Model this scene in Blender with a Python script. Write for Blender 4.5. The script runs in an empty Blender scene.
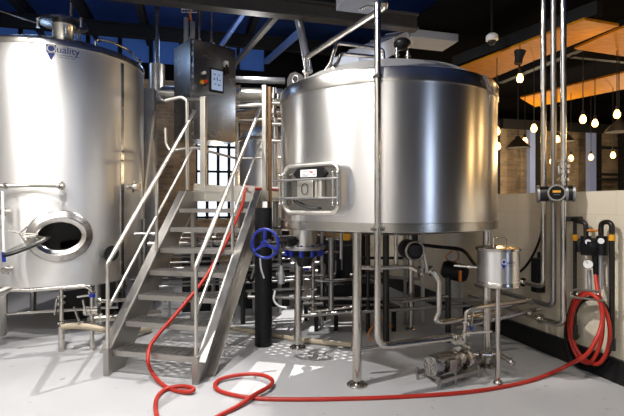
import bpy, math, random
from mathutils import Vector as V3, Matrix
random.seed(7)
PI = math.pi
sc = bpy.context.scene
COL = sc.collection

# ------------------------------------------------------------------ frames
FPX, CX, HY, EYE = 450.0, 312.0, 203.0, 1.5
def W(px, py, d):                       # a point seen at (px,py) standing d metres ahead
    return V3(((px-CX)/FPX*d, d, EYE-(py-HY)/FPX*d))
def F(px, py, z=0.0):                   # a point of the photo on the horizontal plane z
    d = FPX*(EYE-z)/(py-HY)
    return V3(((px-CX)/FPX*d, d, z))
UX, UY = .967, .255
def P(u, v, z=0.0):                     # room axes: u across, v away
    return V3((UX*u-UY*v, UY*u+UX*v, z))
YAW = math.atan2(UY, UX)
WALL_U = 3.43
def WL(px, py, off=0.0):                # a point on (or off) the half wall seen at (px,py)
    k = (px-CX)/FPX
    d = (WALL_U-off)/(UX*k+UY)
    return V3((k*d, d, EYE-(py-HY)/FPX*d))
SO = V3((-1.78, 3.92, 0)); SA = V3((.974, -.225, 0)); SB = V3((.225, .974, 0))
def S(a, b, z=0.0):                     # stair axes: a across, b up the flight
    return SO + SA*a + SB*b + V3((0, 0, z))
def nose(b): return .205+1.065*(b-.04)

# ------------------------------------------------------------------ materials
def mat(name, col, rough=.5, metal=0.0, emit=None, es=0.0, aniso=0.0, noise=0.0, nscale=8.0, stretch=(1,1,1),
        bump=0.0, rvar=0.0, spec=None, coat=0.0):
    m = bpy.data.materials.new(name); m.use_nodes = True
    nt = m.node_tree; n = nt.nodes; b = n['Principled BSDF']
    b.inputs['Base Color'].default_value = (*col, 1); b.inputs['Roughness'].default_value = rough
    b.inputs['Metallic'].default_value = metal
    if spec is not None: b.inputs['Specular IOR Level'].default_value = spec
    if coat: b.inputs['Coat Weight'].default_value = coat
    if aniso:
        b.inputs['Anisotropic'].default_value = aniso; b.inputs['Anisotropic Rotation'].default_value = .25
        tg = n.new('ShaderNodeTangent'); tg.direction_type = 'RADIAL'; tg.axis = 'Z'
        nt.links.new(tg.outputs[0], b.inputs['Tangent'])
    if emit:
        b.inputs['Emission Color'].default_value = (*emit, 1); b.inputs['Emission Strength'].default_value = es
    if noise or bump or rvar:
        tc = n.new('ShaderNodeTexCoord'); mp = n.new('ShaderNodeMapping'); mp.inputs['Scale'].default_value = stretch
        nz = n.new('ShaderNodeTexNoise'); nz.inputs['Scale'].default_value = nscale; nz.inputs['Detail'].default_value = 6
        nt.links.new(tc.outputs['Object'], mp.inputs[0]); nt.links.new(mp.outputs[0], nz.inputs['Vector'])
        if noise:
            mx = n.new('ShaderNodeMix'); mx.data_type = 'RGBA'
            mx.inputs['A'].default_value = (*[c*(1-noise) for c in col], 1)
            mx.inputs['B'].default_value = (*[min(1, c*(1+noise)) for c in col], 1)
            nt.links.new(nz.outputs['Fac'], mx.inputs['Factor']); nt.links.new(mx.outputs['Result'], b.inputs['Base Color'])
        if rvar:
            mr = n.new('ShaderNodeMapRange'); mr.inputs['From Min'].default_value = .3; mr.inputs['From Max'].default_value = .7
            mr.inputs['To Min'].default_value = max(.02, rough-rvar); mr.inputs['To Max'].default_value = rough+rvar
            nt.links.new(nz.outputs['Fac'], mr.inputs['Value']); nt.links.new(mr.outputs[0], b.inputs['Roughness'])
        if bump:
            bp = n.new('ShaderNodeBump'); bp.inputs['Strength'].default_value = bump; bp.inputs['Distance'].default_value = .01
            nt.links.new(nz.outputs['Fac'], bp.inputs['Height']); nt.links.new(bp.outputs[0], b.inputs['Normal'])
    return m
def brick_mat(name, c1, c2, mortar, w, h, msize, bump=.4, offset=.5, rough=.85, noise=.35, nscale=3.0):
    m = bpy.data.materials.new(name); m.use_nodes = True
    nt = m.node_tree; n = nt.nodes; b = n['Principled BSDF']; b.inputs['Roughness'].default_value = rough
    tc = n.new('ShaderNodeTexCoord'); sp = n.new('ShaderNodeSeparateXYZ'); cb = n.new('ShaderNodeCombineXYZ')
    nt.links.new(tc.outputs['Object'], sp.inputs[0])
    nt.links.new(sp.outputs['X'], cb.inputs['X']); nt.links.new(sp.outputs['Z'], cb.inputs['Y'])
    br = n.new('ShaderNodeTexBrick'); br.offset = offset
    br.inputs['Color1'].default_value = (*c1, 1); br.inputs['Color2'].default_value = (*c2, 1)
    br.inputs['Mortar'].default_value = (*mortar, 1); br.inputs['Scale'].default_value = 1
    br.inputs['Brick Width'].default_value = w; br.inputs['Row Height'].default_value = h; br.inputs['Mortar Size'].default_value = msize
    nt.links.new(cb.outputs[0], br.inputs['Vector'])
    nz = n.new('ShaderNodeTexNoise'); nz.inputs['Scale'].default_value = nscale; nz.inputs['Detail'].default_value = 8
    nt.links.new(tc.outputs['Object'], nz.inputs['Vector'])
    mr = n.new('ShaderNodeMapRange'); mr.inputs['From Min'].default_value = .3; mr.inputs['From Max'].default_value = .7
    mr.inputs['To Min'].default_value = 1-noise; mr.inputs['To Max'].default_value = 1+noise
    nt.links.new(nz.outputs['Fac'], mr.inputs['Value'])
    mx = n.new('ShaderNodeMix'); mx.data_type = 'RGBA'; mx.blend_type = 'MULTIPLY'; mx.inputs['Factor'].default_value = 1
    nt.links.new(br.outputs['Color'], mx.inputs['A']); nt.links.new(mr.outputs[0], mx.inputs['B'])
    nt.links.new(mx.outputs['Result'], b.inputs['Base Color'])
    bp = n.new('ShaderNodeBump'); bp.inputs['Strength'].default_value = bump; bp.inputs['Distance'].default_value = .01; bp.invert = True
    nt.links.new(br.outputs['Fac'], bp.inputs['Height']); nt.links.new(bp.outputs[0], b.inputs['Normal'])
    return m
M = {}
M['tank'] = mat('brushed_steel', (.84, .83, .81), .42, 1, aniso=.5, nscale=5, stretch=(1, 1, .25), noise=.05)
M['roof'] = mat('roof_steel', (.70, .69, .66), .52, 1, noise=.05)
M['kettle'] = mat('kettle_steel', (.76, .75, .74), .28, 1, aniso=.7, nscale=5, stretch=(1, 1, .2), noise=.05)
M['rim'] = mat('polished_rim', (.6, .58, .54), .22, 1)
M['pipe'] = mat('pipe_steel', (.60, .57, .52), .22, 1, rvar=.06, nscale=6)
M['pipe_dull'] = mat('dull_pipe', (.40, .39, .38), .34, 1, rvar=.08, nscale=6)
M['rail'] = mat('satin_rail', (.72, .69, .63), .36, 1, rvar=.06, nscale=9)
M['stair'] = mat('stair_steel', (.42, .40, .37), .42, 1, rvar=.12, nscale=4, noise=.2)
M['grate'] = mat('grating', (.30, .29, .28), .5, 1, noise=.3)
M['cab'] = mat('cabinet_steel', (.36, .35, .33), .24, 1, rvar=.05, nscale=3, noise=.12)
M['rust'] = mat('brown_steel', (.20, .12, .06), .4, .7, noise=.4)
M['black'] = mat('black_rubber', (.006, .006, .007), .5, spec=.25)
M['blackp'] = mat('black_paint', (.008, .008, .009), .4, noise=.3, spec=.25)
M['blackgloss'] = mat('black_iron', (.014, .012, .010), .3, spec=.4)
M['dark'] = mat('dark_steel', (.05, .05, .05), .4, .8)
M['blue'] = mat('blue_paint', (.003, .02, .30), .35, coat=.3)
M['logo'] = mat('logo_blue', (.01, .025, .22), .5)
M['logogrey'] = mat('logo_grey', (.16, .17, .22), .5)
M['white'] = mat('white_plastic', (.8, .8, .8), .4)
M['label'] = mat('label_white', (.75, .75, .72), .5)
M['red'] = mat('red_rubber', (.46, .024, .012), .42, noise=.12, nscale=30)
M['redp'] = mat('red_button', (.75, .02, .01), .35)
M['yellow'] = mat('yellow_band', (.85, .40, .02), .5)
M['orange'] = mat('orange_paint', (.7, .22, .02), .5)
M['screen'] = mat('touch_screen', (.35, .45, .65), .3, emit=(.55, .7, 1.0), es=.28)
M['scrtext'] = mat('screen_marks', (.08, .12, .3), .4)
M['dialscreen'] = mat('meter_display', (.5, .25, .02), .3, emit=(1, .45, .05), es=.5)
M['cream'] = mat('cream_hose', (.50, .42, .30), .5)
M['galv'] = mat('galvanised_duct', (.42, .43, .46), .42, .8, noise=.2)
M['duct'] = mat('blue_lit_duct', (.62, .68, .80), .5, .3, noise=.1)  # galvanised colour lifted to blue-white for the light it reflects
M['steelblack'] = mat('painted_beam', (.012, .012, .013), .6, spec=.2)
M['beam'] = mat('grey_beam', (.05, .046, .042), .5, noise=.25)
M['deck'] = mat('blue_lit_deck', (.02, .06, .26), .55, noise=.35, nscale=3)  # blue light on the roof is put into the deck colour
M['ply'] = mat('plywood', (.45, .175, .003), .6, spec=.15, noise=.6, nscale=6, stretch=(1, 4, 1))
M['bulb'] = mat('bulb_glow', (1, .6, .25), .3, emit=(1.0, .50, .13), es=11)
M['pane'] = mat('daylight_pane', (.7, .8, .9), .2, emit=(.78, .87, 1.0), es=1.4)
M['glowpane'] = mat('cool_reflection_pane', (.7, .8, .9), .2, emit=(.60, .74, 1.0), es=5)  # glow of the added unseen pane that the kettle reflects
M['blueglow'] = mat('blue_roof_glow', (.05, .12, .35), .2, emit=(.06, .16, .55), es=.18)  # glow standing in for the blue light on the roof
M['bluebrace'] = mat('blue_brace', (.07, .13, .34), .5)
M['bluesteel'] = mat('blue_grey_paint', (.30, .38, .70), .5)
M['floor'] = mat('epoxy_floor', (.50, .50, .51), .42, noise=.10, nscale=1.6, rvar=.10, bump=.03)
M['curb'] = mat('black_curb', (.008, .008, .009), .4, noise=.3, spec=.3)
M['plaster'] = mat('pale_plaster', (.72, .70, .66), .8, noise=.05)
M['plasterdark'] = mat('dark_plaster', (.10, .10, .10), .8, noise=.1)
M['ceil'] = mat('ceiling_black', (.008, .008, .009), .9, spec=0.0)
M['cmu'] = brick_mat('painted_block', (.80, .72, .57), (.77, .69, .55), (.68, .61, .49), .40, .20, .003, .12, .5, .45, .10, 1.2)
M['brick'] = brick_mat('brick', (.46, .32, .18), (.28, .20, .13), (.34, .30, .24), .22, .075, .010, .5, .5, .85, .45, 2.2)
def floor_stains(m):
    nt = m.node_tree; n = nt.nodes; b = n['Principled BSDF']
    tc = n.new('ShaderNodeTexCoord'); nz = n.new('ShaderNodeTexNoise'); nz.inputs['Scale'].default_value = 9; nz.inputs['Detail'].default_value = 3
    nt.links.new(tc.outputs['Object'], nz.inputs['Vector'])
    cr = n.new('ShaderNodeValToRGB'); cr.color_ramp.elements[0].position = .69; cr.color_ramp.elements[1].position = .74
    cr.color_ramp.elements[0].color = (0, 0, 0, 1); cr.color_ramp.elements[1].color = (.7, .7, .7, 1)
    nt.links.new(nz.outputs['Fac'], cr.inputs[0])
    src = b.inputs['Base Color'].links[0].from_socket
    mx = n.new('ShaderNodeMix'); mx.data_type = 'RGBA'; mx.inputs['B'].default_value = (.22, .19, .14, 1)
    nt.links.new(cr.outputs[0], mx.inputs['Factor']); nt.links.new(src, mx.inputs['A']); nt.links.new(mx.outputs['Result'], b.inputs['Base Color'])
floor_stains(M['floor'])

# ------------------------------------------------------------------ mesh builder
def frame(axis):
    a = V3(axis).normalized()
    h = V3((0, 0, 1)) if abs(a.z) < .9 else V3((1, 0, 0))
    x = h.cross(a).normalized(); y = a.cross(x)
    return x, y, a
def fillet(pts, r, n=6):
    pts = [V3(p) for p in pts]
    if len(pts) < 3 or r <= 0: return pts
    out = [pts[0]]
    for i in range(1, len(pts)-1):
        p, a, b = pts[i], pts[i-1]-pts[i], pts[i+1]-pts[i]
        la, lb = a.length, b.length
        if la < 1e-5 or lb < 1e-5: continue
        a /= la; b /= lb
        ang = a.angle(b)
        if ang > 3.05: out.append(p); continue
        t = min(r/math.tan(ang/2), la*.48, lb*.48)
        s, e = p+a*t, p+b*t
        for k in range(n+1):
            u = k/n
            out.append(s*(1-u)**2 + p*2*u*(1-u) + e*u*u)
    out.append(pts[-1]); return out
def spline(pts, n=8):
    pts = [V3(p) for p in pts]; q = [pts[0]*2-pts[1]]+pts+[pts[-1]*2-pts[-2]]; out = []
    for i in range(1, len(q)-2):
        a, b, c, d = q[i-1], q[i], q[i+1], q[i+2]
        for k in range(n):
            t = k/n
            out.append(.5*((2*b)+(c-a)*t+(2*a-5*b+4*c-d)*t*t+(3*b-a-3*c+d)*t**3))
    out.append(pts[-1]); return out
class MB:
    def __init__(s): s.v = []; s.f = []
    def add(s, vs, fs):
        o = len(s.v); s.v += [V3(v) for v in vs]; s.f += [tuple(i+o for i in f) for f in fs]; return s
    def obox(s, c, x, y, z):            # half-extent vectors
        c, x, y, z = V3(c), V3(x), V3(y), V3(z)
        vs = [c+x*i+y*j+z*k for k in (-1, 1) for j in (-1, 1) for i in (-1, 1)]
        return s.add(vs, [(0, 2, 3, 1), (4, 5, 7, 6), (0, 1, 5, 4), (2, 6, 7, 3), (0, 4, 6, 2), (1, 3, 7, 5)])
    def box(s, c, sx, sy, sz, yaw=0.0):
        x = V3((math.cos(yaw), math.sin(yaw), 0)); y = V3((-x.y, x.x, 0))
        return s.obox(c, x*sx/2, y*sy/2, V3((0, 0, sz/2)))
    def bar(s, a, b, w, h, up=(0, 0, 1)):
        a, b = V3(a), V3(b); d = (b-a).normalized(); side = d.cross(V3(up)).normalized(); u = side.cross(d)
        return s.obox((a+b)/2, (b-a)/2, side*w/2, u*h/2)
    def sweep(s, path, r, n=12, caps=True):
        path = [V3(p) for p in path]; rs = r if isinstance(r, list) else [r]*len(path)
        t0 = (path[1]-path[0]).normalized(); x, y, _ = frame(t0); rings = []; prev = t0
        for i, p in enumerate(path):
            t = (path[min(i+1, len(path)-1)]-path[max(i-1, 0)]).normalized()
            q = prev.rotation_difference(t); x = q @ x; y = q @ y; prev = t
            rings.append([p+(x*math.cos(2*PI*k/n)+y*math.sin(2*PI*k/n))*rs[i] for k in range(n)])
        vs = [v for r_ in rings for v in r_]
        fs = [(i*n+k, i*n+(k+1) % n, (i+1)*n+(k+1) % n, (i+1)*n+k) for i in range(len(path)-1) for k in range(n)]
        if caps: fs += [tuple(reversed(range(n))), tuple((len(path)-1)*n+k for k in range(n))]
        return s.add(vs, fs)
    def tube(s, pts, r, bend=.06, n=12): return s.sweep(fillet(pts, bend), r, n)
    def cyl(s, a, b, r, r2=None, n=20):
        return s.sweep([a, b], [r, r if r2 is None else r2], n)
    def lathe(s, c, axis, prof, n=32):   # prof = [(radius, distance along axis)]
        x, y, a = frame(axis) if V3(axis).normalized().z < .999 else (V3((1, 0, 0)), V3((0, 1, 0)), V3((0, 0, 1)))
        c = V3(c); vs = []; fs = []
        for (r, h) in prof:
            vs += [c+a*h+(x*math.cos(2*PI*k/n)+y*math.sin(2*PI*k/n))*max(r, 1e-4) for k in range(n)]
        for i in range(len(prof)-1):
            fs += [(i*n+k, i*n+(k+1) % n, (i+1)*n+(k+1) % n, (i+1)*n+k) for k in range(n)]
        return s.add(vs, fs)
    def torus(s, c, axis, R, r, n=32, m=10, ry=None, x=None):
        fx, fy, a = frame(axis)
        if x is not None: fx = V3(x).normalized(); fy = a.cross(fx)
        ry = ry or R; c = V3(c)
        path = [c+fx*R*math.cos(2*PI*k/n)+fy*ry*math.sin(2*PI*k/n) for k in range(n)]
        return s.loop(path, r, a, m)
    def loop(s, path, r, a, m=10):
        n = len(path); vs = []
        for i, p in enumerate(path):
            t = (path[(i+1) % n]-path[i-1]).normalized(); o = t.cross(a).normalized()
            vs += [p+(o*math.cos(2*PI*k/m)+a*math.sin(2*PI*k/m))*r for k in range(m)]
        fs = [(i*m+k, i*m+(k+1) % m, ((i+1) % n)*m+(k+1) % m, ((i+1) % n)*m+k) for i in range(n) for k in range(m)]
        return s.add(vs, fs)
    def prism(s, poly, c, x, y, t):      # poly in (x,y), extruded along t vector
        c, x, y, t = V3(c), V3(x), V3(y), V3(t); n = len(poly)
        vs = [c+x*p+y*q for p, q in poly]; vs += [v+t for v in vs]
        fs = [tuple(reversed(range(n))), tuple(range(n, 2*n))]+[(i, (i+1) % n, (i+1) % n+n, i+n) for i in range(n)]
        return s.add(vs, fs)
    def ball(s, c, r, sq=1.0, n=14):
        prof = [(r*math.sin(PI*i/10), -r*sq*math.cos(PI*i/10)) for i in range(11)]
        return s.lathe(c, (0, 0, 1), prof, n)
    def build(s, name, m, parent=None, smooth=True, bevel=0.0, kind=None, label=None):
        off = parent_world(parent) if parent else None
        me = bpy.data.meshes.new(name)
        if off is None:                  # own origin at the middle of the base
            xs = [v.x for v in s.v]; ys = [v.y for v in s.v]; zs = [v.z for v in s.v]
            off = V3(((min(xs)+max(xs))/2, (min(ys)+max(ys))/2, min(zs))); loc = off
        else: loc = V3((0, 0, 0))
        me.from_pydata([v-off for v in s.v], [], s.f); me.update()
        import bmesh
        bm = bmesh.new(); bm.from_mesh(me); bmesh.ops.recalc_face_normals(bm, faces=bm.faces); bm.to_mesh(me); bm.free()
        if smooth:
            me.shade_smooth(); me.set_sharp_from_angle(angle=math.radians(38))
        me.materials.append(m)
        o = bpy.data.objects.new(name, me); COL.objects.link(o); o.location = loc
        if parent: o.parent = parent
        if bevel:
            b = o.modifiers.new('bevel', 'BEVEL'); b.width = bevel; b.segments = 2; b.limit_method = 'ANGLE'
        if kind: o['kind'] = kind
        if label: o['label'] = label
        return o
def parent_world(p):
    w = V3((0, 0, 0))
    while p: w = w+p.location; p = p.parent
    return w
def thing(name, label, cat, loc, group=None):
    o = bpy.data.objects.new(name, None); COL.objects.link(o); o.location = loc; o.empty_display_size = .1
    o['label'] = label; o['category'] = cat
    if group: o['group'] = group
    return o
def tag(o, label, cat, group=None):
    o['label'] = label; o['category'] = cat
    if group: o['group'] = group
    return o
def dup(root, loc, label=None):
    r = root.copy(); COL.objects.link(r); r.location = loc
    if label: r['label'] = label
    for ch in list(root.children):
        c = ch.copy(); COL.objects.link(c); c.parent = r
        for g in ch.children:
            d = g.copy(); COL.objects.link(d); d.parent = c
    return r
def struct(name, mb, m, **k):
    return mb.build(name, m, smooth=False, kind='structure', **k)
def text_mesh(body, size, font_scale=(1, 1)):
    cu = bpy.data.curves.new('t', 'FONT'); cu.body = body; cu.size = size
    o = bpy.data.objects.new('t', cu); COL.objects.link(o)
    dg = bpy.context.evaluated_depsgraph_get(); me = bpy.data.meshes.new_from_object(o.evaluated_get(dg))
    vs = [(v.co.x*font_scale[0], v.co.y*font_scale[1]) for v in me.vertices]; fs = [tuple(p.vertices) for p in me.polygons]
    bpy.data.objects.remove(o); bpy.data.meshes.remove(me)
    return vs, fs
def tri_clamp(mb, c, axis, r):           # sanitary clamp ferrule around a pipe
    a = V3(axis).normalized(); c = V3(c)
    mb.cyl(c-a*r*.35, c+a*r*.35, r*1.75)
    x, y, _ = frame(a)
    mb.cyl(c+x*r*1.6, c+x*r*2.6, r*.35, n=8); mb.cyl(c+x*r*2.3-a*r*.5, c+x*r*2.3+a*r*.5, r*.6, n=8)
    return mb

# ------------------------------------------------------------------ room
def wallbox(name, u0, u1, v0, v1, z0, z1, m):     # built in its own rotated frame so the masonry lines up
    L = u1-u0; T = v1-v0
    c = P((u0+u1)/2, (v0+v1)/2, z0)
    if T > L: yaw = YAW+PI/2; a, b = T, L
    else: yaw = YAW; a, b = L, T
    me = bpy.data.meshes.new(name)
    mb = MB().box((0, 0, (z1-z0)/2), a, b, z1-z0)
    me.from_pydata(mb.v, [], mb.f); me.materials.append(m)
    import bmesh
    bm = bmesh.new(); bm.from_mesh(me); bmesh.ops.recalc_face_normals(bm, faces=bm.faces); bm.to_mesh(me); bm.free()
    o = bpy.data.objects.new(name, me); COL.objects.link(o); o.location = c; o.rotation_euler = (0, 0, yaw); o['kind'] = 'structure'
    return o
UL, UR, VF, VB, CZ = -4.6, 15.0, -4.2, 10.2, 5.3
wallbox('floor', UL-.2, UR+.2, VF-.2, VB+.2, -.12, 0, M['floor'])
wallbox('ceiling', UL-.2, UR+.2, VF-.2, VB+.2, CZ, CZ+.12, M['deck'])
wallbox('wall_left', UL-.2, UL, VF, VB, 0, CZ, M['plaster'])  # unseen walls left and behind, toned pale for the tanks to reflect
wallbox('wall_front', UL, -.6, VF-.2, VF, 0, CZ, M['plaster'])
wallbox('wall_front.001', -.6, UR, VF-.2, VF, 0, CZ, M['plasterdark'])  # dark side of the unseen wall, keeps the kettle's right reflection dark
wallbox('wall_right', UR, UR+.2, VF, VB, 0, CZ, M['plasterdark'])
# back wall is built round its window and blue glow band, set in real openings
def um(px, v=VB):                        # u on the back wall seen at px
    k = (px-CX)/FPX
    # x = UX u - UY v, y = UY u + UX v, x = k y
    return v*(k*UX+UY)/(UX-k*UY)
wu0, wu1 = um(196), um(240)
wallbox('wall_back', UL, wu0, VB, VB+.2, 0, 4.15, M['brick'])
wallbox('wall_back.001', wu1, UR, VB, VB+.2, 0, 3.6, M['brick'])
wallbox('wall_back.006', wu1, UR, VB, VB+.2, 3.6, 4.15, M['ceil'])
wallbox('wall_back.002', wu0, wu1, VB, VB+.2, 0, 1.15, M['brick'])
wallbox('wall_back.003', wu0, wu1, VB, VB+.2, 3.3, 4.15, M['brick'])
wallbox('wall_back.004', UL, UR, VB, VB+.2, 4.15, 4.5, M['ceil'])
wallbox('wall_back.005', 1.6, UR, VB, VB+.2, 4.5, CZ, M['ceil'])
wallbox('window_1', wu0, wu1, VB+.12, VB+.14, 1.15, 3.3, M['pane'])
mb = MB()
for i in range(5):
    u = wu0+(wu1-wu0)*i/4; mb.bar(P(u, VB+.06, 1.15), P(u, VB+.06, 3.3), .06, .05, up=(0, 1, 0))
for z in (1.18, 1.7, 2.2, 2.75, 3.27): mb.bar(P(wu0, VB+.06, z), P(wu1, VB+.06, z), .05, .05)
struct('trim_1', mb, M['steelblack'])
wallbox('blue_glow_band', UL, 1.6, VB+.12, VB+.14, 4.5, CZ, M['blueglow'])  # glowing band put in for the blue-lit roof
mb = MB()
for i in range(11):
    u = UL+(1.6-UL)*i/10; mb.bar(P(u, VB+.05, 4.5), P(u, VB+.05, CZ), .07, .05, up=(0, 1, 0))
struct('trim_2', mb, M['steelblack'])
# half wall of painted block with its black curb
hw = wallbox('wall_half', WALL_U, WALL_U+.2, 2.2, 8.6, 0, 1.605, M['cmu'])
wallbox('baseboard_right', WALL_U-.035, WALL_U, 2.2, 8.6, 0, .20, M['curb'])
wallbox('added_glow_pane', 4.0, 4.9, VF+.0, VF+.02, .9, 3.2, M['glowpane'])  # added glowing pane behind the camera, gives the kettle a cool streak
# taproom posts in front of the far brick wall
def col_thing(px, w, m, nm, label, z1=3.55, v=9.6):
    u = um(px, v); o = MB().bar(P(u, v, 0), P(u, v, z1), w, .12, up=(-UY, UX, 0)).build(nm, m, smooth=False); return tag(o, label, 'column')
col_thing(531, .16, M['bluesteel'], 'steel_column', 'pale blue steel column before the brick wall, beside the left pendant shade')
col_thing(537, .14, M['steelblack'], 'steel_column', 'black steel column next to the pale blue one nearest the kettle')
col_thing(591, .22, M['bluesteel'], 'steel_column', 'pale blue steel column left of the black window grille at the far brick wall')
col_thing(598, .12, M['steelblack'], 'steel_column', 'black column that carries the left end of the far window grille')
col_thing(497, .1, M['steelblack'], 'steel_column', 'black steel column at the right edge of the kettle by the far brick wall')
o = MB().bar(P(um(500, 9.55), 9.5, 3.45), P(um(700, 9.55), 9.5, 3.45), .14, .22).build('steel_beam', M['steelblack'], smooth=False)
tag(o, 'black steel beam running above the far brick wall of the taproom', 'beam')
g = thing('window_grille', 'black steel grille of crossbars in front of the brick at the far right', 'grille', P(um(612, 9.5), 9.5, 1.6))
mb = MB(); u0, u1 = um(598, 9.5), um(640, 9.5)
for z in (2.12, 2.25, 2.95): mb.bar(P(u0, 9.45, z), P(u1, 9.45, z), .05, .06)
mb.build('crossbar', M['steelblack'], g, smooth=False)
mb = MB(); u_ = um(620, 9.5); mb.bar(P(u_, 9.45, 1.6), P(u_, 9.45, 3.4), .06, .2, up=(0, 1, 0)); mb.build('upright', M['steelblack'], g, smooth=False)

# ceiling steel
def beam(a, b, h, w, nm, m, label, flange=True):
    mb = MB(); a, b = V3(a), V3(b)
    if flange:
        mb.bar(a, b, w*.18, h); up = V3((0, 0, h/2)); mb.bar(a+up, b+up, w, h*.14); mb.bar(a-up, b-up, w, h*.14)
    else: mb.bar(a, b, w, h)
    return tag(mb.build(nm, m, smooth=False), label, 'beam')
beam(P(-4.5, 5.68, 4.0), P(3.0, 5.68, 4.0), .19, .16, 'ceiling_beam', M['beam'], 'long grey steel beam crossing the ceiling above the kettle and staircase')
joists = [('black ceiling joist above the left tank, farthest left of the joists', -3.9), ('black ceiling joist just left of the manway hatch on the left tank', -2.9),
          ('black ceiling joist over the right shoulder of the left tank', -1.9), ('black ceiling joist above the control cabinet', -.9),
          ('black ceiling joist between control cabinet and kettle', .1), ('black ceiling joist above the left part of the kettle', 1.1)]
for lab, u in joists:
    beam(P(u, 2.2, 4.95), P(u, 10.1, 4.95), .22, .10, 'ceiling_joist', M['steelblack'], lab)
for v, lab in ((7.1, 'black cross beam under the blue-lit ceiling deck, nearer of the pair'), (9.0, 'black cross beam under the blue-lit ceiling deck, farther of the pair')):
    beam(P(-4.5, v, 4.72), P(3.0, v, 4.72), .22, .12, 'cross_beam', M['steelblack'], lab)
def brace(p, q, r, m, nm, lab, cat):
    return tag(MB().cyl(p, q, r, n=12).build(nm, m), lab, cat)
tag(MB().bar(W(276, 16, 6.3), W(233, 66, 8.6), .07, .07).build('ceiling_brace', M['beam'], smooth=False), 'thin grey brace slanting down to the top right corner of the control cabinet', 'brace')
tag(MB().bar(W(244, 12, 6.6), W(221, 46, 8.0), .06, .05).build('ceiling_brace', M['bluebrace'], smooth=False), 'short blue brace above the control cabinet', 'brace')
tag(MB().bar(W(300, 32, 7.6), W(266, 62, 9.0), .10, .08).build('ceiling_brace', M['bluebrace'], smooth=False), 'blue brace rising towards the vent pipe left of the kettle', 'brace')
tag(MB().tube([W(298, 18, 5.9), W(301, 30, 5.9), W(309, 72, 5.6)], .05, .2, 14).build('vent_pipe', M['galv']), 'grey galvanised vent pipe slanting down behind the kettle roof lug', 'pipe')
# duct above the kettle, its colour lifted for reflected light
d = thing('air_duct', 'blue-white lit galvanised rectangular air duct above the kettle roof', 'duct', W(395, 48, 6.6))
mb = MB(); mb.bar(W(346, 66, 5.4), W(402, 38, 7.4), .34, .22); mb.build('duct_body', M['duct'], d, smooth=False)
for t in (.25, .6, .9):
    c = W(346, 66, 5.4).lerp(W(402, 38, 7.4), t); dd = (W(402, 38, 7.4)-W(346, 66, 5.4)).normalized(); MB().bar(c-dd*.015, c+dd*.015, .37, .25).build('duct_seam', M['galv'], d, smooth=False)
tag(MB().bar(W(404, 38, 7.4), W(450, 43, 7.6), .5, .12).build('air_duct', M['duct'], smooth=False), 'flat grey duct branch under the big grey beam right of the blue-lit duct', 'duct')
u_ = thing('ceiling_heater', 'pale metal heater box hanging over the curved top of the riser pipe', 'heater', W(357, 3, 4.8))
MB().obox(W(358, 0, 4.8), V3((.19, .05, -.0)), V3((-.04, .16, 0)), V3((0, 0, .07))).build('heater_body', M['galv'], u_, smooth=False, bevel=.01)
MB().tube([W(359, 10, 4.7), W(366, 6, 4.7), W(376, 7, 4.7)], .012, .03).build('bracket', M['pipe'], u_)
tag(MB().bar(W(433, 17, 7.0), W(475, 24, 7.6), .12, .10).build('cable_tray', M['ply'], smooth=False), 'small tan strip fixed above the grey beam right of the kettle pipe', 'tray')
for (a, b, lab) in (((-.55, .05), 0, 'pale strip lamp housing on the grey beam above the control cabinet'),):
    tag(MB().bar(W(212, 9, 5.6), W(257, 14, 5.75), .05, .03).build('lamp_housing', M['white'], smooth=False), lab, 'lamp')
# plywood ceiling strips of the taproom
def strip(pts, lab, z=3.6, t=.03):
    vs = [F2(x, y, z) for x, y in pts]; n = len(vs)
    mb = MB(); mb.add(vs+[v+V3((0, 0, t)) for v in vs], [tuple(range(n)), tuple(range(n, 2*n))]+[(i, (i+1) % n, (i+1) % n+n, i+n) for i in range(n)])
    return tag(mb.build('plywood_panel', M['ply'], smooth=False), lab, 'panel', None)
def F2(px, py, z):
    d = FPX*(z-EYE)/(HY-py); return V3(((px-CX)/FPX*d, d, z))
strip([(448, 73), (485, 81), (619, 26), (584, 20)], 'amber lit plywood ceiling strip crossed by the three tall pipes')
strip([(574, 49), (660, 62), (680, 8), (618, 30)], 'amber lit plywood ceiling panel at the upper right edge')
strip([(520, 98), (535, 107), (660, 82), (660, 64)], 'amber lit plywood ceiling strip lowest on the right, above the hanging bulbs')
for k, (p, q, lab) in enumerate((((500, 79), (640, 20), 'black ceiling beam between the two upper plywood panels'), ((455, 62), (600, 8), 'black ceiling beam along the left side of the upper plywood strip'))):
    beam(F2(*p, 3.75), F2(*q, 3.75), .16, .12, 'taproom_beam', M['steelblack'], lab, False)
beam(F2(572, 54, 3.7), F2(690, 66, 3.7), .1, .08, 'taproom_beam', M['steelblack'], 'black beam under the far edge of the upper right plywood panel', False)
wallbox('trim_3', 3.3, UR, 2.0, VB, 4.3, 4.34, M['ceil'])
tag(MB().tube([W(-20, 4, 6.2), W(41, 24, 5.6), W(47, 27, 5.45)], .014).build('spray_line', M['pipe']), 'thin steel line slanting from the upper left corner to the hatch of the left tank', 'pipe')
# camera dome
d = thing('security_camera', 'white dome security camera hanging at the end of the grey beam', 'camera', W(492, 41, 6.0))
c = W(492, 38, 6.0)
MB().lathe(c, (0, 0, 1), [(0, .06), (.05, .055), (.075, .03), (.08, -.03), (.06, -.04), (0, -.04)], 24).build('housing', M['white'], d)
MB().lathe(c, (0, 0, -1), [(.055, .035), (.05, .06), (.035, .085), (0, .095)], 20).build('dome', M['blackgloss'], d)
MB().tube([c+V3((0, 0, .05)), c+V3((0, 0, .9))], .015).build('drop_pole', M['steelblack'], d)

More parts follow.
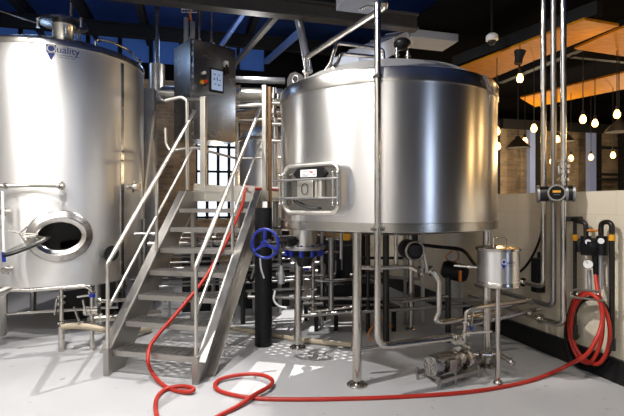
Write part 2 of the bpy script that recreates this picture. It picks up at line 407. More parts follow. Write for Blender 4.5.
# pendant bulbs
def pendant(px, py, dist, lab, r=None):
    r = r or .05
    return (W(px, py, dist), lab)
def make_pendant(loc, lab, cord=1.2, s=1.0):
    t = thing('pendant_bulb', lab, 'light bulb', loc, 'bare pendant bulbs over the taproom')
    L = parent_world(t); s = .82
    MB().lathe(L, (0, 0, 1), [(0, -.075*s), (.03*s, -.068*s), (.05*s, -.035*s), (.052*s, 0), (.035*s, .045*s), (.02*s, .07*s)], 18).build('bulb', M['bulb'], t)
    MB().lathe(L, (0, 0, 1), [(.02*s, .065*s), (.026*s, .07*s), (.026*s, .13*s), (.01, .14*s)], 14).build('socket', M['steelblack'], t)
    MB().cyl(L+V3((0, 0, .13*s)), L+V3((0, 0, cord)), .006, n=6).build('cord', M['steelblack'], t)
    return t
bulbs = [(520, 78, 6.0, 'single pendant bulb hanging highest, below the upper plywood strip'),
         (534, 128, 6.6, 'pendant bulb beside the tall pipes, above the left lampshade'),
         (525, 141, 7.6, 'pendant bulb close to the right side of the left lampshade'),
         (583, 119, 6.2, 'large pendant bulb right of the tall pipes, left of a slightly lower bulb'),
         (595, 123, 6.8, 'pendant bulb just right of the larger bulb near the tall pipes'),
         (617, 114, 6.2, 'pendant bulb at the far right, above the white lampshade'),
         (557, 139, 7.4, 'pendant bulb seen between the second and third tall pipes'),
         (552, 161, 8.6, 'small low pendant bulb between the first and second tall pipes'),
         (571, 158, 8.6, 'small low pendant bulb just right of the tall pipes'),
         (591, 157, 8.8, 'small low pendant bulb in front of the pale blue column'),
         (613, 155, 8.2, 'low pendant bulb in front of the far window grille'),
         (497, 131, 6.5, 'pendant bulb at the right edge of the kettle, upper one'),
         (498, 146, 7.4, 'pendant bulb at the right edge of the kettle, lower one')]
for x, y, dd, lab in bulbs: make_pendant(W(x, y, dd), lab, 3.65-W(x, y, dd).z if W(x, y, dd).z < 3.3 else 1.0)
def lampshade(px, py, dist, lab, m):
    c = W(px, py, dist); t = thing('pendant_lamp', lab, 'lamp', c)
    MB().lathe(c, (0, 0, 1), [(.19, -.03), (.185, -.02), (.11, .07), (.05, .12), (.03, .16), (0, .16)], 28).build('lamp_shade', m, t)
    MB().lathe(c, (0, 0, 1), [(0, -.012), (.12, -.012), (.18, -.025), (.18, -.02)], 28).build('reflector', M['white'], t)
    MB().cyl(c+V3((0, 0, .15)), c+V3((0, 0, 3.7-c.z)), .007, n=6).build('cord', M['steelblack'], t)
lampshade(518, 146, 7.4, 'black lampshade with white inside, left of the tall pipes', M['steelblack'])
lampshade(563, 140, 7.8, 'lampshade half hidden behind the third tall pipe', M['steelblack'])
lampshade(619, 130, 6.4, 'white lampshade cut off by the right edge of the photo', M['steelblack'])
c = W(519, 58, 5.9); t = thing('spot_lamp', 'small black spot lamp aimed at the upper plywood strip', 'lamp', c)
MB().lathe(c, (.2, .1, 1), [(0, -.08), (.05, -.08), (.05, .0), (.075, .09), (.065, .085), (.03, .0)], 18).build('lamp_head', M['steelblack'], t)
MB().cyl(c, c+V3((.0, 0, -.14)), .008, n=8).build('stem', M['steelblack'], t)

# ------------------------------------------------------------------ tank bodies
def shell(c, R, z0, z1, hole=None, n=160, m=72):
    """cylinder wall; hole = (angle, z, half width, half height) is a true opening"""
    mb = MB(); vs = [(c[0]+R*math.cos(2*PI*k/n), c[1]+R*math.sin(2*PI*k/n), z0+(z1-z0)*j/m) for j in range(m+1) for k in range(n)]
    fs = []
    for j in range(m):
        for k in range(n):
            if hole:
                a = 2*PI*(k+.5)/n; da = (a-hole[0]+PI) % (2*PI)-PI; z = z0+(z1-z0)*(j+.5)/m
                if (da*R/hole[2])**2+((z-hole[1])/hole[3])**2 < 1: continue
            fs.append((j*n+k, j*n+(k+1) % n, (j+1)*n+(k+1) % n, (j+1)*n+k))
    return mb.add(vs, fs)
def cyl_hit(px, c, R):
    k = (px-CX)/FPX; A = k*k+1; B = -2*(k*c[0]+c[1]); Cc = c[0]**2+c[1]**2-R*R
    y = (-B-math.sqrt(B*B-4*A*Cc))/(2*A); return k*y, y
def decal(mb, vs, fs, c, R, px, py, w=1.0):  # flat (x,y) shapes wrapped on a cylinder with (0,0) at photo px,py
    x, y = cyl_hit(px, c, R); a0 = math.atan2(y-c[1], x-c[0]); z0 = EYE-(py-HY)/FPX*y
    mb.add([(c[0]+R*math.cos(a0+p/R), c[1]+R*math.sin(a0+p/R), z0+q) for p, q in vs], fs)
def logo(parent, c, R, px, py, h, name_w):
    # blue square, ring of a Q and wedge below, then the rest of the word
    mb = MB(); n = 24
    def poly(pts, rr=R+.005): decal(mb, pts, [tuple(range(len(pts)))], c, rr, px, py)
    poly([(0, 0), (.5*h, 0), (.5*h, .45*h), (0, .45*h)][::-1], R+.006)
    poly([(.04*h, -.02*h), (.46*h, -.02*h), (.25*h, -.46*h)], R+.006)
    mb.build('logo_mark', M['logo'], parent, smooth=False)
    mb = MB(); cc = (.26*h, .24*h)
    for k in range(n):
        a, b = 2*PI*k/n, 2*PI*(k+1)/n; r0, r1 = .17*h, .23*h
        decal(mb, [(cc[0]+r0*math.cos(a), cc[1]+r0*math.sin(a)), (cc[0]+r1*math.cos(a), cc[1]+r1*math.sin(a)), (cc[0]+r1*math.cos(b), cc[1]+r1*math.sin(b)), (cc[0]+r0*math.cos(b), cc[1]+r0*math.sin(b))], [(0, 1, 2, 3)], c, R+.008, px, py)
    decal(mb, [(.34*h, .12*h), (.40*h, .15*h), (.50*h, .02*h), (.44*h, -.02*h)], [(0, 1, 2, 3)], c, R+.008, px, py)
    mb.build('logo_ring', M['label'], parent, smooth=False)
    vs, fs = text_mesh('uality', 1.0); w = max(v[0] for v in vs)
    s = name_w/w; vs = [(.52*h+x*s, .05*h+y*s) for x, y in vs]
    mb = MB(); decal(mb, vs, fs, c, R+.006, px, py)
    mb.build('logo_lettering', M['logo'], parent, smooth=False)
    mb = MB()
    for j, (a, b) in enumerate(((.55*h, .52*h+name_w), (.62*h, .40*h+name_w))):
        y = -.10*h-.12*h*j
        for i in range(12):
            x0 = a+(b-a)*i/12
            if i % 4 == 3 and j: continue
            decal(mb, [(x0, y), (x0+(b-a)/15, y), (x0+(b-a)/15, y+.035*h), (x0, y+.035*h)], [(0, 1, 2, 3)], c, R+.006, px, py)
    mb.build('logo_small_print', M['logogrey'], parent, smooth=False)

# ---- left tank
LC, LR = (-3.137, 5.66), .956
LZ0, LZ1 = .60, 3.25
hx, hy = cyl_hit(60, LC, LR); ha = math.atan2(hy-LC[1], hx-LC[0]); hz = EYE-(236-HY)/FPX*hy
T1 = thing('brewing_tank', 'tall stainless steel tank at the left with an open oval manway and blue logo', 'tank', (LC[0], LC[1], 0))
shell(LC, LR, LZ0, LZ1-.04, (ha, hz, .225, .165)).build('tank_wall', M['tank'], T1)
MB().lathe((*LC, 0), (0, 0, 1), [(LR-.008, LZ1-.065), (LR+.010, LZ1-.065), (LR+.012, LZ1-.02), (LR+.006, LZ1), (LR-.05, LZ1+.03), (.55, LZ1+.16), (.2, LZ1+.22), (0, LZ1+.23)], 128).build('tank_roof', M['rim'], T1)
MB().lathe((*LC, 0), (0, 0, 1), [(LR+.006, LZ0+.03), (LR+.006, LZ0), (LR-.05, LZ0-.02), (.3, LZ0-.16), (0, LZ0-.2)], 96).build('tank_bottom', M['tank'], T1)
# manway neck and rings
N = V3((math.cos(ha), math.sin(ha), 0)); TX = V3((-N.y, N.x, 0)); UPZ = V3((0, 0, 1)); MC = V3((hx, hy, hz))
def oval(a, b, n=48): return [(a*math.cos(2*PI*k/n), b*math.sin(2*PI*k/n)) for k in range(n)]
def oval_loft(mb, prof, n=48):           # prof = [(half width, half height, offset outwards)]
    vs = []
    for a, b, o in prof: vs += [MC+TX*p+UPZ*q+N*o for p, q in oval(a, b, n)]
    fs = [(i*n+k, i*n+(k+1) % n, (i+1)*n+(k+1) % n, (i+1)*n+k) for i in range(len(prof)-1) for k in range(n)]
    return mb.add(vs, fs)
mw = oval_loft(MB(), [(.32, .285, -.045), (.315, .28, .004), (.30, .265, .02), (.275, .235, .028), (.262, .22, .045), (.25, .20, .05), (.24, .19, .045), (.215, .16, .04), (.205, .15, .03), (.205, .15, -.08)]).build('manway_collar', M['rim'], T1)
# door swung out to the left, lying almost flat
d0 = W(49, 236, 4.72); d1 = W(4, 255, 4.40)
ax = (d1-d0).normalized(); nd = V3((-.29, -.29, .88)); nd = (nd-ax*nd.dot(ax)).normalized(); sd = nd.cross(ax)
dc = (d0+d1)/2; rl = (d1-d0).length/2
mb = MB()
prof = [(0, .012), (.8, .010), (.93, .016), (1, .008), (1, -.012), (.93, -.02), (0, -.03)]
n = 40; vs = []
for r, h in prof: vs += [dc+ax*rl*r*math.cos(2*PI*k/n)+sd*.15*r*math.sin(2*PI*k/n)+nd*h for k in range(n)]
mb.add(vs, [(i*n+k, i*n+(k+1) % n, (i+1)*n+(k+1) % n, (i+1)*n+k) for i in range(len(prof)-1) for k in range(n)])
dr = mb.build('manway_door', M['cab'], T1)
mb = MB(); mb.loop([dc+ax*rl*math.cos(2*PI*k/n)+sd*.15*math.sin(2*PI*k/n)-nd*.012 for k in range(n)], .010, nd, 8); mb.build('gasket', M['black'], dr)
mb = MB(); hc = W(20, 233, 4.5); mb.cyl(dc, hc, .010, n=10)
for (x, y) in ((9, 231), (28, 226), (26, 240), (37, 235)): mb.cyl(hc, W(x, y, 4.5), .008, n=8); mb.ball(W(x, y, 4.5), .011, n=8)
mb.build('star_handle', M['pipe'], dr)
mb = MB(); mb.tube([W(45, 238, 4.66), W(36, 236, 4.55), W(24, 237, 4.5)], .012, .03); mb.build('hinge_arm', M['pipe'], T1)
# roof hatch
hc = V3((LC[0]+.10, LC[1]-.42, LZ1+.05)); rh = W(64, 26, 5.3)
rh = V3((rh.x, rh.y, LZ1+.05))
mb = MB().lathe(rh, (0, 0, 1), [(.12, 0), (.115, .27), (.13, .29)], 36); hn = mb.build('roof_hatch_neck', M['rim'], T1)
ht = MB().lathe(rh, (0, 0, 1), [(0, .365), (.12, .355), (.22, .335), (.255, .32), (.26, .29), (.24, .285), (0, .285)], 40).build('roof_hatch_lid', M['rim'], T1)
for a in (200, 340, 80):
    p = rh+V3((.265*math.cos(math.radians(a)), .265*math.sin(math.radians(a)), .29)); MB().cyl(p-V3((0, 0, .06)), p+V3((0, 0, .05)), .018, n=10).build('hatch_clamp', M['rim'], ht)
MB().cyl(rh+V3((.09, 0, .28)), rh+V3((.06, .0, 1.9)), .018, n=10).build('vent_riser', M['pipe'], T1)
# rail round the roof edge on the right
def on_rim(px, R, zoff):
    x, y = cyl_hit(px, LC, R); return V3((x, y, LZ1+zoff))
mb = MB(); mb.tube([on_rim(96, LR-.12, .03), on_rim(96, LR-.12, .13), on_rim(112, LR-.06, .13), on_rim(128, LR-.05, .12), on_rim(139, LR-.05, .10), on_rim(140.5, LR-.02, .10), on_rim(140.5, LR-.02, .0)], .016, .04)
mb.build('roof_rail', M['pipe'], T1)
# dark vertical strap on the wall
x, y = cyl_hit(122, LC, LR); a = math.atan2(y-LC[1], x-LC[0])
mb = MB(); q = V3((math.cos(a), math.sin(a), 0)); mb.obox(V3((LC[0], LC[1], (LZ0+LZ1)/2-.02))+q*(LR+.004), V3((-q.y, q.x, 0))*.022, q*.005, V3((0, 0, (LZ1-LZ0)/2-.08))); mb.build('seam_strap', M['cab'], T1, smooth=False)
logo(T1, LC, LR, 46.0, 52.0, .185, .222)
# ports, sight glass, spray arm
def port(px, py, r, ln, parent, c, R, m, nm='port', cross=True):
    x, y = cyl_hit(px, c, R); z = EYE-(py-HY)/FPX*y; q = V3((x-c[0], y-c[1], 0)).normalized(); p = V3((x, y, z))
    mb = MB(); mb.cyl(p-q*.02, p+q*ln, r*.62); mb.cyl(p+q*ln*.75, p+q*(ln+.012), r)
    if cross: mb.cyl(p+q*ln*.5-V3((0, 0, r*1.3)), p+q*ln*.5+V3((0, 0, r*1.3)), r*.3, n=8)
    return mb.build(nm, m, parent)
port(107, 253, .09, .08, T1, LC, LR, M['dark'], 'sample_port', False)
port(128, 187, .05, .14, T1, LC, LR, M['pipe'], 'wall_valve')
port(62, 186, .035, .10, T1, LC, LR, M['pipe'], 'wall_port')
port(8, 212, .03, .08, T1, LC, LR, M['pipe'], 'sight_glass_port')
port(11, 269, .035, .10, T1, LC, LR, M['pipe'], 'sight_glass_port')
mb = MB(); mb.tube([W(-12, 186, 4.58), W(30, 185.5, 4.66), W(64, 186, 4.66)], .020, .02); tri_clamp(mb, W(60, 186, 4.66), (1, 0, 0), .02); tri_clamp(mb, W(6, 186, 4.6), (1, 0, 0), .02)
mb.build('spray_arm', M['pipe'], T1)
mb = MB(); mb.cyl(W(2.5, 191, 4.55), W(4, 262, 4.55), .012); sg = mb.build('sight_glass', M['white'], T1)
MB().cyl(W(3.5, 252, 4.55), W(4, 262, 4.55), .017).build('blue_ferrule', M['blue'], sg)
for ang in (235, 325, 55, 145):
    p = V3((LC[0]+.8*math.cos(math.radians(ang)), LC[1]+.8*math.sin(math.radians(ang)), 0))
    MB().cyl(p+V3((0, 0, .02)), p+V3((0, 0, LZ0-.01)), .04).lathe(p, (0, 0, 1), [(0, .03), (.05, .03), (.075, .01), (.075, 0), (0, 0)], 20).build('leg', M['pipe_dull'], T1)

# ---- kettle
KC, KR = (.739, 4.54), 1.048
KZ0, KZ1 = 1.27, 2.565
K = thing('brew_kettle', 'wide round stainless kettle on four legs with a clamped rectangular manway', 'kettle', (KC[0], KC[1], 0))
shell(KC, KR, KZ0, KZ1-.03, None, 160, 8).build('kettle_wall', M['kettle'], K)
MB().lathe((*KC, 0), (0, 0, 1), [(KR-.005, KZ1-.115), (KR+.012, KZ1-.115), (KR+.012, KZ1-.02), (KR+.004, KZ1), (KR-.06, KZ1+.02)], 160).build('rim_band', M['rim'], K)
MB().lathe((*KC, 0), (0, 0, 1), [(KR-.055, KZ1+.018), (.8, KZ1+.135), (.5, KZ1+.235), (.22, KZ1+.325), (.18, KZ1+.335), (0, KZ1+.34)], 128).build('kettle_roof', M['roof'], K)
MB().lathe((*KC, 0), (0, 0, 1), [(KR-.002, KZ0+.075), (KR+.007, KZ0+.07), (KR+.007, KZ0+.005), (KR-.03, KZ0-.01), (.4, KZ0-.07), (0, KZ0-.09)], 128).build('bottom_band', M['rim'], K)
for dx, dy in ((-.405, -.83), (-.92, .12), (.83, -.405), (.405, .83)):
    p = V3((.775+dx, 4.53+dy, 0))
    lg = MB().cyl(p+V3((0, 0, .05)), p+V3((0, 0, KZ0)), .038, n=24).build('leg', M['pipe'], K)
    MB().lathe(p, (0, 0, 1), [(0, .06), (.02, .06), (.025, .035), (.065, .028), (.085, .012), (.085, 0), (0, 0)], 28).build('foot_pad', M['rim'], lg)
# manway
mx, my = cyl_hit(319.5, KC, KR); KN = V3((mx-KC[0], my-KC[1], 0)).normalized(); KT = V3((-KN.y, KN.x, 0)); mz = EYE-(189-HY)/FPX*(my-.1)
KM = V3((mx, my, mz))
def rrect(a, b, r, n=7):
    pts = []
    for (sx, sy, a0) in ((1, 1, 0), (-1, 1, 90), (-1, -1, 180), (1, -1, 270)):
        for k in range(n+1):
            t = math.radians(a0+90*k/n); pts.append((sx*(a-r)+r*math.cos(t), sy*(b-r)+r*math.sin(t)))
    return pts
def rr_loft(mb, c, tx, nn, prof):
    n = None; vs = []
    for a, b, r, o in prof:
        q = rrect(a, b, r); n = len(q); vs += [c+tx*p+UPZ*s+nn*o for p, s in q]
    return mb.add(vs, [(i*n+k, i*n+(k+1) % n, (i+1)*n+(k+1) % n, (i+1)*n+k) for i in range(len(prof)-1) for k in range(n)])
HWm, HHm = .305, .212
rr_loft(MB(), KM, KT, KN, [(HWm-.002, HHm+.012, .11, -.10), (HWm-.003, HHm+.008, .11, .0), (HWm-.005, HHm+.002, .10, .035), (HWm-.01, HHm-.01, .09, .10), (HWm-.04, HHm-.04, .07, .10)]).build('manway_collar', M['tank'], K)
door = MB().add([KM+KT*p+UPZ*s+KN*.112 for p, s in rrect(HWm-.03, HHm-.03, .07)], [tuple(range(32))]).add([KM+KT*p+UPZ*s+KN*.096 for p, s in rrect(HWm-.03, HHm-.03, .07)], [tuple(reversed(range(32)))])
door = rr_loft(MB(), KM, KT, KN, [(.001, .001, .0005, .112), (HWm-.035, HHm-.035, .06, .112), (HWm-.03, HHm-.03, .07, .105), (HWm-.03, HHm-.03, .07, .09), (.001, .001, .0005, .09)]).build('manway_door', M['cab'], K)
MB().loop([KM+KT*p+UPZ*s+KN*.118 for p, s in rrect(HWm-.018, HHm-.018, .075, 9)], .020, KN, 10).build('door_frame', M['rail'], door)
mb = MB(); mb.prism([(-.175, 0), (-.13, .045), (.13, .045), (.175, 0), (.14, -.035), (-.14, -.035)][::-1], KM+UPZ*.125+KN*.122, KT, UPZ, KN*.012); mb.build('name_plate', M['blackp'], door, smooth=False)
mb = MB(); mb.prism([(-.085, -.027), (.085, -.027), (.085, .032), (-.085, .032)], KM+UPZ*.125+KN*.134+KT*-.005, KT, UPZ, KN*.003); mb.build('plate_label', M['label'], door, smooth=False)
mb = MB()
for i, (x, y, w) in enumerate(((-.065, .015, .05), (.0, .015, .03), (-.06, -.004, .03), (-.015, -.004, .02), (.045, -.010, .03), (-.065, -.018, .06))):
    mb.obox(KM+UPZ*(.125+y)+KN*.138+KT*(x+w/2-.005), KT*w/2, UPZ*.0035, KN*.001)
mb.build('label_print', M['logogrey'], door, smooth=False)
MB().obox(KM+UPZ*.135+KN*.1385+KT*.03, KT*.014, UPZ*.006, KN*.001).build('label_red_mark', M['redp'], door, smooth=False)
# square plate with ring
mb = MB(); mb.obox(KM+KN*.122+KT*-.05+UPZ*.0, KT*.085, UPZ*.068, KN*.006); mb.build('latch_plate', M['rail'], door, smooth=False, bevel=.004)
MB().torus(KM+KN*.130+KT*-.05, KN, .034, .0035, 28, 6, ry=.046, x=KT).build('plate_ring', M['dark'], door)
mb = MB(); mb.cyl(KM+KN*.13+KT*.075+UPZ*-.07, KM+KN*.13+KT*.075+UPZ*.07, .016, n=14); mb.cyl(KM+KN*.13+KT*.125+UPZ*-.07, KM+KN*.13+KT*.125+UPZ*.07, .028, n=18); mb.build('latch_barrel', M['rail'], door)
for s_ in (1, -1):
    z = .075 if s_ == 1 else -.075
    MB().tube([KM+KN*.165+KT*-.38+UPZ*z, KM+KN*.165+KT*.31+UPZ*z], .0105, 0, 10).build('clamp_bar', M['pipe_dull'], door)
for x in (-.30, -.265, .265, .31):
    MB().cyl(KM+KN*.16+KT*x+UPZ*-.115, KM+KN*.16+KT*x+UPZ*.115, .012, n=12).ball(KM+KN*.16+KT*x+UPZ*.12, .017, n=10).ball(KM+KN*.16+KT*x+UPZ*-.12, .017, n=10).build('hinge_rod', M['pipe'], door)
mb = MB(); mb.sweep(spline([KM+KN*.13+KT*-.17+UPZ*-.09, KM+KN*.145+KT*-.10+UPZ*-.125, KM+KN*.145+KT*.0+UPZ*-.15, KM+KN*.13+KT*.09+UPZ*-.155]), .009, 8); mb.build('door_strap', M['dark'], door)
# lifting lug, roof fittings
q = W(295, 82, 4.25); q = V3((q.x, q.y, KZ1-.01)); mb = MB()
q = q+UPZ*.01; kx = V3((.85, -.52, 0)); ky = V3((.52, .85, 0)); g_ = 1.65
lug = [(x_*g_, y_*g_) for x_, y_ in [(-.055, 0), (.085, 0), (.075, .04), (.04, .085), (.0, .105), (-.035, .10), (-.055, .07)]]
mb.prism(lug, q, kx, UPZ, ky*.02); lg = mb.build('lifting_lug', M['dark'], K, smooth=False)
hp = q+kx*.005+UPZ*.105
MB().torus(hp+ky*-.002, ky, .034, .006).build('lug_eye', M['rim'], lg)
MB().add([hp+kx*(.03*math.cos(2*PI*k/16))+UPZ*(.03*math.sin(2*PI*k/16))-ky*.003 for k in range(16)], [tuple(range(16))]).build('lug_hole', M['black'], lg, smooth=False)
for px, dd in ((397, 4.55), (408, 4.6)):
    p = W(px, 57, dd); MB().cyl(V3((p.x, p.y, KZ1+.3)), V3((p.x, p.y, KZ1+.50)), .016, n=10).cyl(V3((p.x, p.y, KZ1+.43)), V3((p.x, p.y, KZ1+.45)), .03, n=12).build('roof_nozzle', M['pipe'], K)
p = W(402, 50, 4.6); MB().ball(V3((p.x, p.y, KZ1+.56)), .09, .7).build('vent_head', M['blackp'], K)
# outlet neck with flange and gate valve
vc = V3((-.076, 4.3, 0)); vz = lambda z: vc+V3((0, 0, z))
MB().cyl(vz(KZ0+.01), vz(1.09), .112, n=36).build('outlet_neck', M['tank'], K)
GV = thing('gate_valve', 'bolted gate valve with blue spoked handwheel under the left side of the kettle', 'valve', vz(1.0))
MB().lathe(vz(0), (0, 0, 1), [(0, 1.095), (.2, 1.095), (.205, 1.08), (.2, 1.062), (0, 1.062)], 40).build('flange', M['pipe_dull'], GV)
for k in range(10):
    a = 2*PI*(k+.3)/10; p = vz(0)+V3((.168*math.cos(a), .168*math.sin(a), 0)); MB().cyl(p+V3((0, 0, 1.0)), p+V3((0, 0, 1.062)), .022, n=6).cyl(p+V3((0, 0, 1.09)), p+V3((0, 0, 1.11)), .014, n=6).build('bolt', M['blue'], GV)
MB().lathe(vz(0), (0, 0, 1), [(.12, 1.06), (.12, 1.0), (.08, .96), (.06, .90), (0, .90)], 32).build('valve_body', M['blackp'], GV)
wc = W(265, 243.5, 3.92); wn = (V3((vc.x, vc.y, 0))-V3((wc.x, wc.y, 0))).normalized(); wn = V3((wn.x*.4, wn.y, 0)).normalized()
st = V3((vc.x, vc.y, wc.z)); sdir = (st-wc).normalized()
MB().cyl(wc-wn*.03, st-wn*.05, .016, n=12).cyl(wc+wn*.04, wc+wn*.1, .03, n=14).cyl(st-sdir*.26, st-sdir*.14, .045, n=16).build('stem', M['dark'], GV)
hwheel = MB().torus(wc, wn, .125, .0125, 48, 12); hx_, hy_, _ = frame(wn)
hw_o = hwheel.build('handwheel', M['blue'], GV)
for a in (90, 205, 325):
    a = math.radians(a); dd = hx_*math.cos(a)+hy_*math.sin(a); dd = V3((dd.x, dd.y, dd.z)); MB().bar(wc, wc+dd*.12, .018, .034, up=wn).build('spoke', M['blue'], hw_o, smooth=False)
MB().cyl(wc-wn*.03, wc+wn*.02, .028, n=18).build('hub', M['blue'], hw_o)
# tall riser pipe on the kettle front with its hooked top
R_ = thing('riser_pipe', 'tall polished pipe clamped to the kettle front, hooked over at the top', 'pipe', V3((.49, 3.43, 0)))
y0 = 3.43; x0 = (377.5-CX)/FPX*y0
zz = lambda py, d: EYE+(HY-py)/FPX*d
path = fillet([V3((x0, y0, .88)), V3((x0, y0, zz(2, y0))), V3((x0+.065, y0+.03, zz(1.5, y0))), V3((x0+.066, y0+.07, zz(7, y0+.07))), W(307, 57, 4.25), V3((*W(306, 66, 4.3).xy, KZ1+.05))], .032)
MB().sweep(path, .025, 14).build('pipe_run', M['pipe'], R_)
MB().tube([V3((x0, y0, .9)), V3((x0, y0, .40)), W(453, 338, 3.66)], .0255, .11).build('lower_run', M['pipe'], R_)
mb = MB(); tri_clamp(mb, (x0, y0, KZ1-.10), (0, 0, 1), .022); mb.cyl((x0, y0, KZ1-.1), (x0, y0+.11, KZ1-.1), .012, n=8); mb.build('clamp', M['dark'], R_)
mb = MB(); mb.box((x0, y0, KZ0+.03), .10, .06, .02); mb.cyl((x0, y0, KZ0+.0), (x0, y0, KZ0+.05), .032); mb.cyl((x0, y0, KZ0+.03), (x0, y0+.12, KZ0+.03), .012, n=8); mb.build('clamp', M['pipe'], R_)
# roof handrail loops
t = tag(MB().tube([V3((*W(318, 70, 3.98).xy, KZ1-.0)), W(331, 62, 4.0), W(336.5, 43, 4.05), W(378, 48.5, 4.1), W(383, 50, 4.1), W(384, 60, 4.1)], .016, .05).build('roof_handrail', M['pipe']), 'taller bent pipe handrail on the kettle roof, left of the riser pipe', 'handrail')
t = tag(MB().tube([W(333, 68, 3.85), W(338, 62, 3.9), W(341, 53.5, 3.95), W(376, 57, 4.0), W(382, 64, 4.0)], .016, .05).build('roof_handrail', M['pipe']), 'lower bent pipe handrail on the kettle roof, in front of the taller one', 'handrail')
tag(MB().cyl(V3((*W(306, 74, 4.1).xy, KZ1-.02)), W(305, 58, 4.1), .014, n=12).ball(W(305, 72, 4.1), .022, n=10).build('roof_vent', M['rim']), 'short upright steel fitting beside the lifting lug on the kettle roof', 'fitting')

# ------------------------------------------------------------------ stairs and platform
WD = .84; BT = 1.54; PZ = 1.64
ST = thing('stair_platform', 'steel stair of seven grated treads with pipe handrails rising to a platform', 'staircase', S(.42, 0))
for a, s_ in ((0, -1), (WD, 1)):
    poly = [(.0, 0), (.0, nose(0)+.02), ((PZ-.225)/1.065+.04, PZ), (BT+.1, PZ), (BT+.1, PZ-.2), (BT-.0, PZ-.2), (.22, .0)]
    mb = MB(); mb.prism(poly, S(a, 0), SB, UPZ, SA*.008)
    sg_ = mb.build('stringer', M['stair'], ST, smooth=False)
    MB().bar(S(a+s_*.042, .0, nose(0)+.02), S(a+s_*.042, (PZ-.225)/1.065+.04, PZ), .085, .010).build('top_flange', M['rail'], sg_, smooth=False)
    MB().bar(S(a+s_*.042, .18, .008), S(a+s_*.042, BT, PZ-.25), .085, .010).build('bottom_flange', M['rail'], sg_, smooth=False)
for k in range(1, 8):
    z = .205*k; b = .1925*k-.15
    mb = MB(); mb.bar(S(.012, b, z-.02), S(WD-.012, b, z-.02), .02, .045); mb.bar(S(.012, b+.22, z-.02), S(WD-.012, b+.22, z-.02), .012, .04)
    tr = mb.build('tread', M['stair'], ST, smooth=False)
    mb = MB()
    for i in range(1, 8): mb.bar(S(.012, b+.22*i/8, z-.008), S(WD-.012, b+.22*i/8, z-.008), .006, .02)
    for i in range(0, 15): mb.bar(S(.03+.78*i/14, b, z-.004), S(.03+.78*i/14, b+.22, z-.004), .010, .012)
    mb.build('tread_grating', M['grate'], tr, smooth=False)
for a in (0, WD):
    f = MB().bar(S(a, .0, 0), S(a, 0, .235), .052, .052, up=SB).build('post_base', M['stair'], ST, smooth=False, bevel=.004)
    zt = .975
    MB().tube([S(a, 0, .23), S(a, 0, zt)], .016).build('front_post', M['rail'], ST)
    MB().tube([S(a, 0, zt-.03), S(a, .0, zt), S(a, BT+.04, zt+1.065*(BT+.0))], .021, .03, 14).build('handrail', M['rail'], ST)
    MB().tube([S(a, 0, zt-.40), S(a, BT+.04, zt-.40+1.065*(BT+.0))], .014).build('mid_rail', M['rail'], ST)
    MB().tube([S(a, .76, nose(.76)+.03), S(a, .76, zt+1.065*.76)], .016).build('middle_post', M['rail'], ST)
# platform
D0, D1 = BT+.02, BT+1.35
mb = MB()
mb.bar(S(-.02, D0, PZ-.06), S(WD+.1, D0, PZ-.06), .012, .12); mb.bar(S(-.02, D0-.005, PZ), S(WD+.1, D0-.005, PZ), .04, .012)
mb.bar(S(0, D0, PZ-.06), S(0, D1, PZ-.06), .012, .12); mb.bar(S(0, D1, PZ-.06), S(2.7, D1, PZ-.06), .012, .12); mb.bar(S(WD+.1, D0, PZ-.06), S(WD+.1, D0+.75, PZ-.06), .012, .12)
mb.bar(S(WD+.1, D0+.75, PZ-.06), S(2.7, D0+.75, PZ-.06), .012, .12); mb.bar(S(2.7, D0+.75, PZ-.06), S(2.7, D1, PZ-.06), .012, .12)
mb.build('platform_frame', M['rail'], ST, smooth=False)
mb = MB()
for i in range(-30, 80):                  # expanded metal: two families of slanted strands, clipped to the deck
    for sgn in (1, -1):
        c0 = i*.10; pts = []
        for j in range(0, 28):
            b = j*.05; a = c0+sgn*b*1.7
            inside = 0 < a < WD+.1 or (WD+.1 <= a < 2.7 and b > .75)
            if inside: pts.append((a, b))
            else:
                if len(pts) > 1: mb.bar(S(pts[0][0], D0+pts[0][1], PZ-.005), S(pts[-1][0], D0+pts[-1][1], PZ-.005), .022, .006)
                pts = []
        if len(pts) > 1: mb.bar(S(pts[0][0], D0+pts[0][1], PZ-.005), S(pts[-1][0], D0+pts[-1][1], PZ-.005), .022, .006)
mb.build('platform_grating', M['stair'], ST, smooth=False)
mb = MB(); mb.bar(S(.0, D0+.0, PZ+.05), S(.0, D1, PZ+.05), .006, .1); mb.bar(S(0, D1, PZ+.05), S(2.7, D1, PZ+.05), .006, .1); mb.bar(S(.0, D0, PZ+.045), S(.78, D0+.0, PZ+.03), .006, .06)
mb.build('kick_plate', M['rail'], ST, smooth=False)
for (a, b, zt, w, m, lo) in ((.12, D0+.02, 2.78, .068, 'rail', PZ-.1), (.90, D0, 2.87, .05, 'rail', PZ-.1), (.945, D0+.05, 2.86, .045, 'rust', 0), (0, D1, 2.78, .04, 'rail', 0), (.94, D1, 2.78, .04, 'rail', PZ-.1), (2.7, D1, 2.78, .04, 'rail', 0), (2.7, D0+.8, PZ, .05, 'stair', 0), (-.03, D0+.05, PZ, .05, 'stair', 0)):
    MB().bar(S(a, b, lo), S(a, b, zt), w, w, up=SB).build('platform_post', M[m], ST, smooth=False, bevel=.005)
mb = MB(); mb.tube([S(0, D1, 2.2), S(0, D1, 2.73), S(.28, D1, 2.73), S(2.7, D1, 2.73)], .019, .07); mb.build('platform_rail', M['rail'], ST)
mb = MB(); mb.tube([S(.12, D0, 2.165), S(.02, D0+.1, 2.165), S(0, D1, 2.165), S(2.7, D1, 2.165)], .017, .07); mb.build('platform_rail', M['rail'], ST)
mb = MB(); mb.tube([W(165, 100.5, 5.3), W(181, 97, 5.3), W(187, 100, 5.3), W(187.5, 190, 5.36)], .022, .06); mb.tube([W(187, 99, 5.32), W(204, 99, 5.45)], .018)
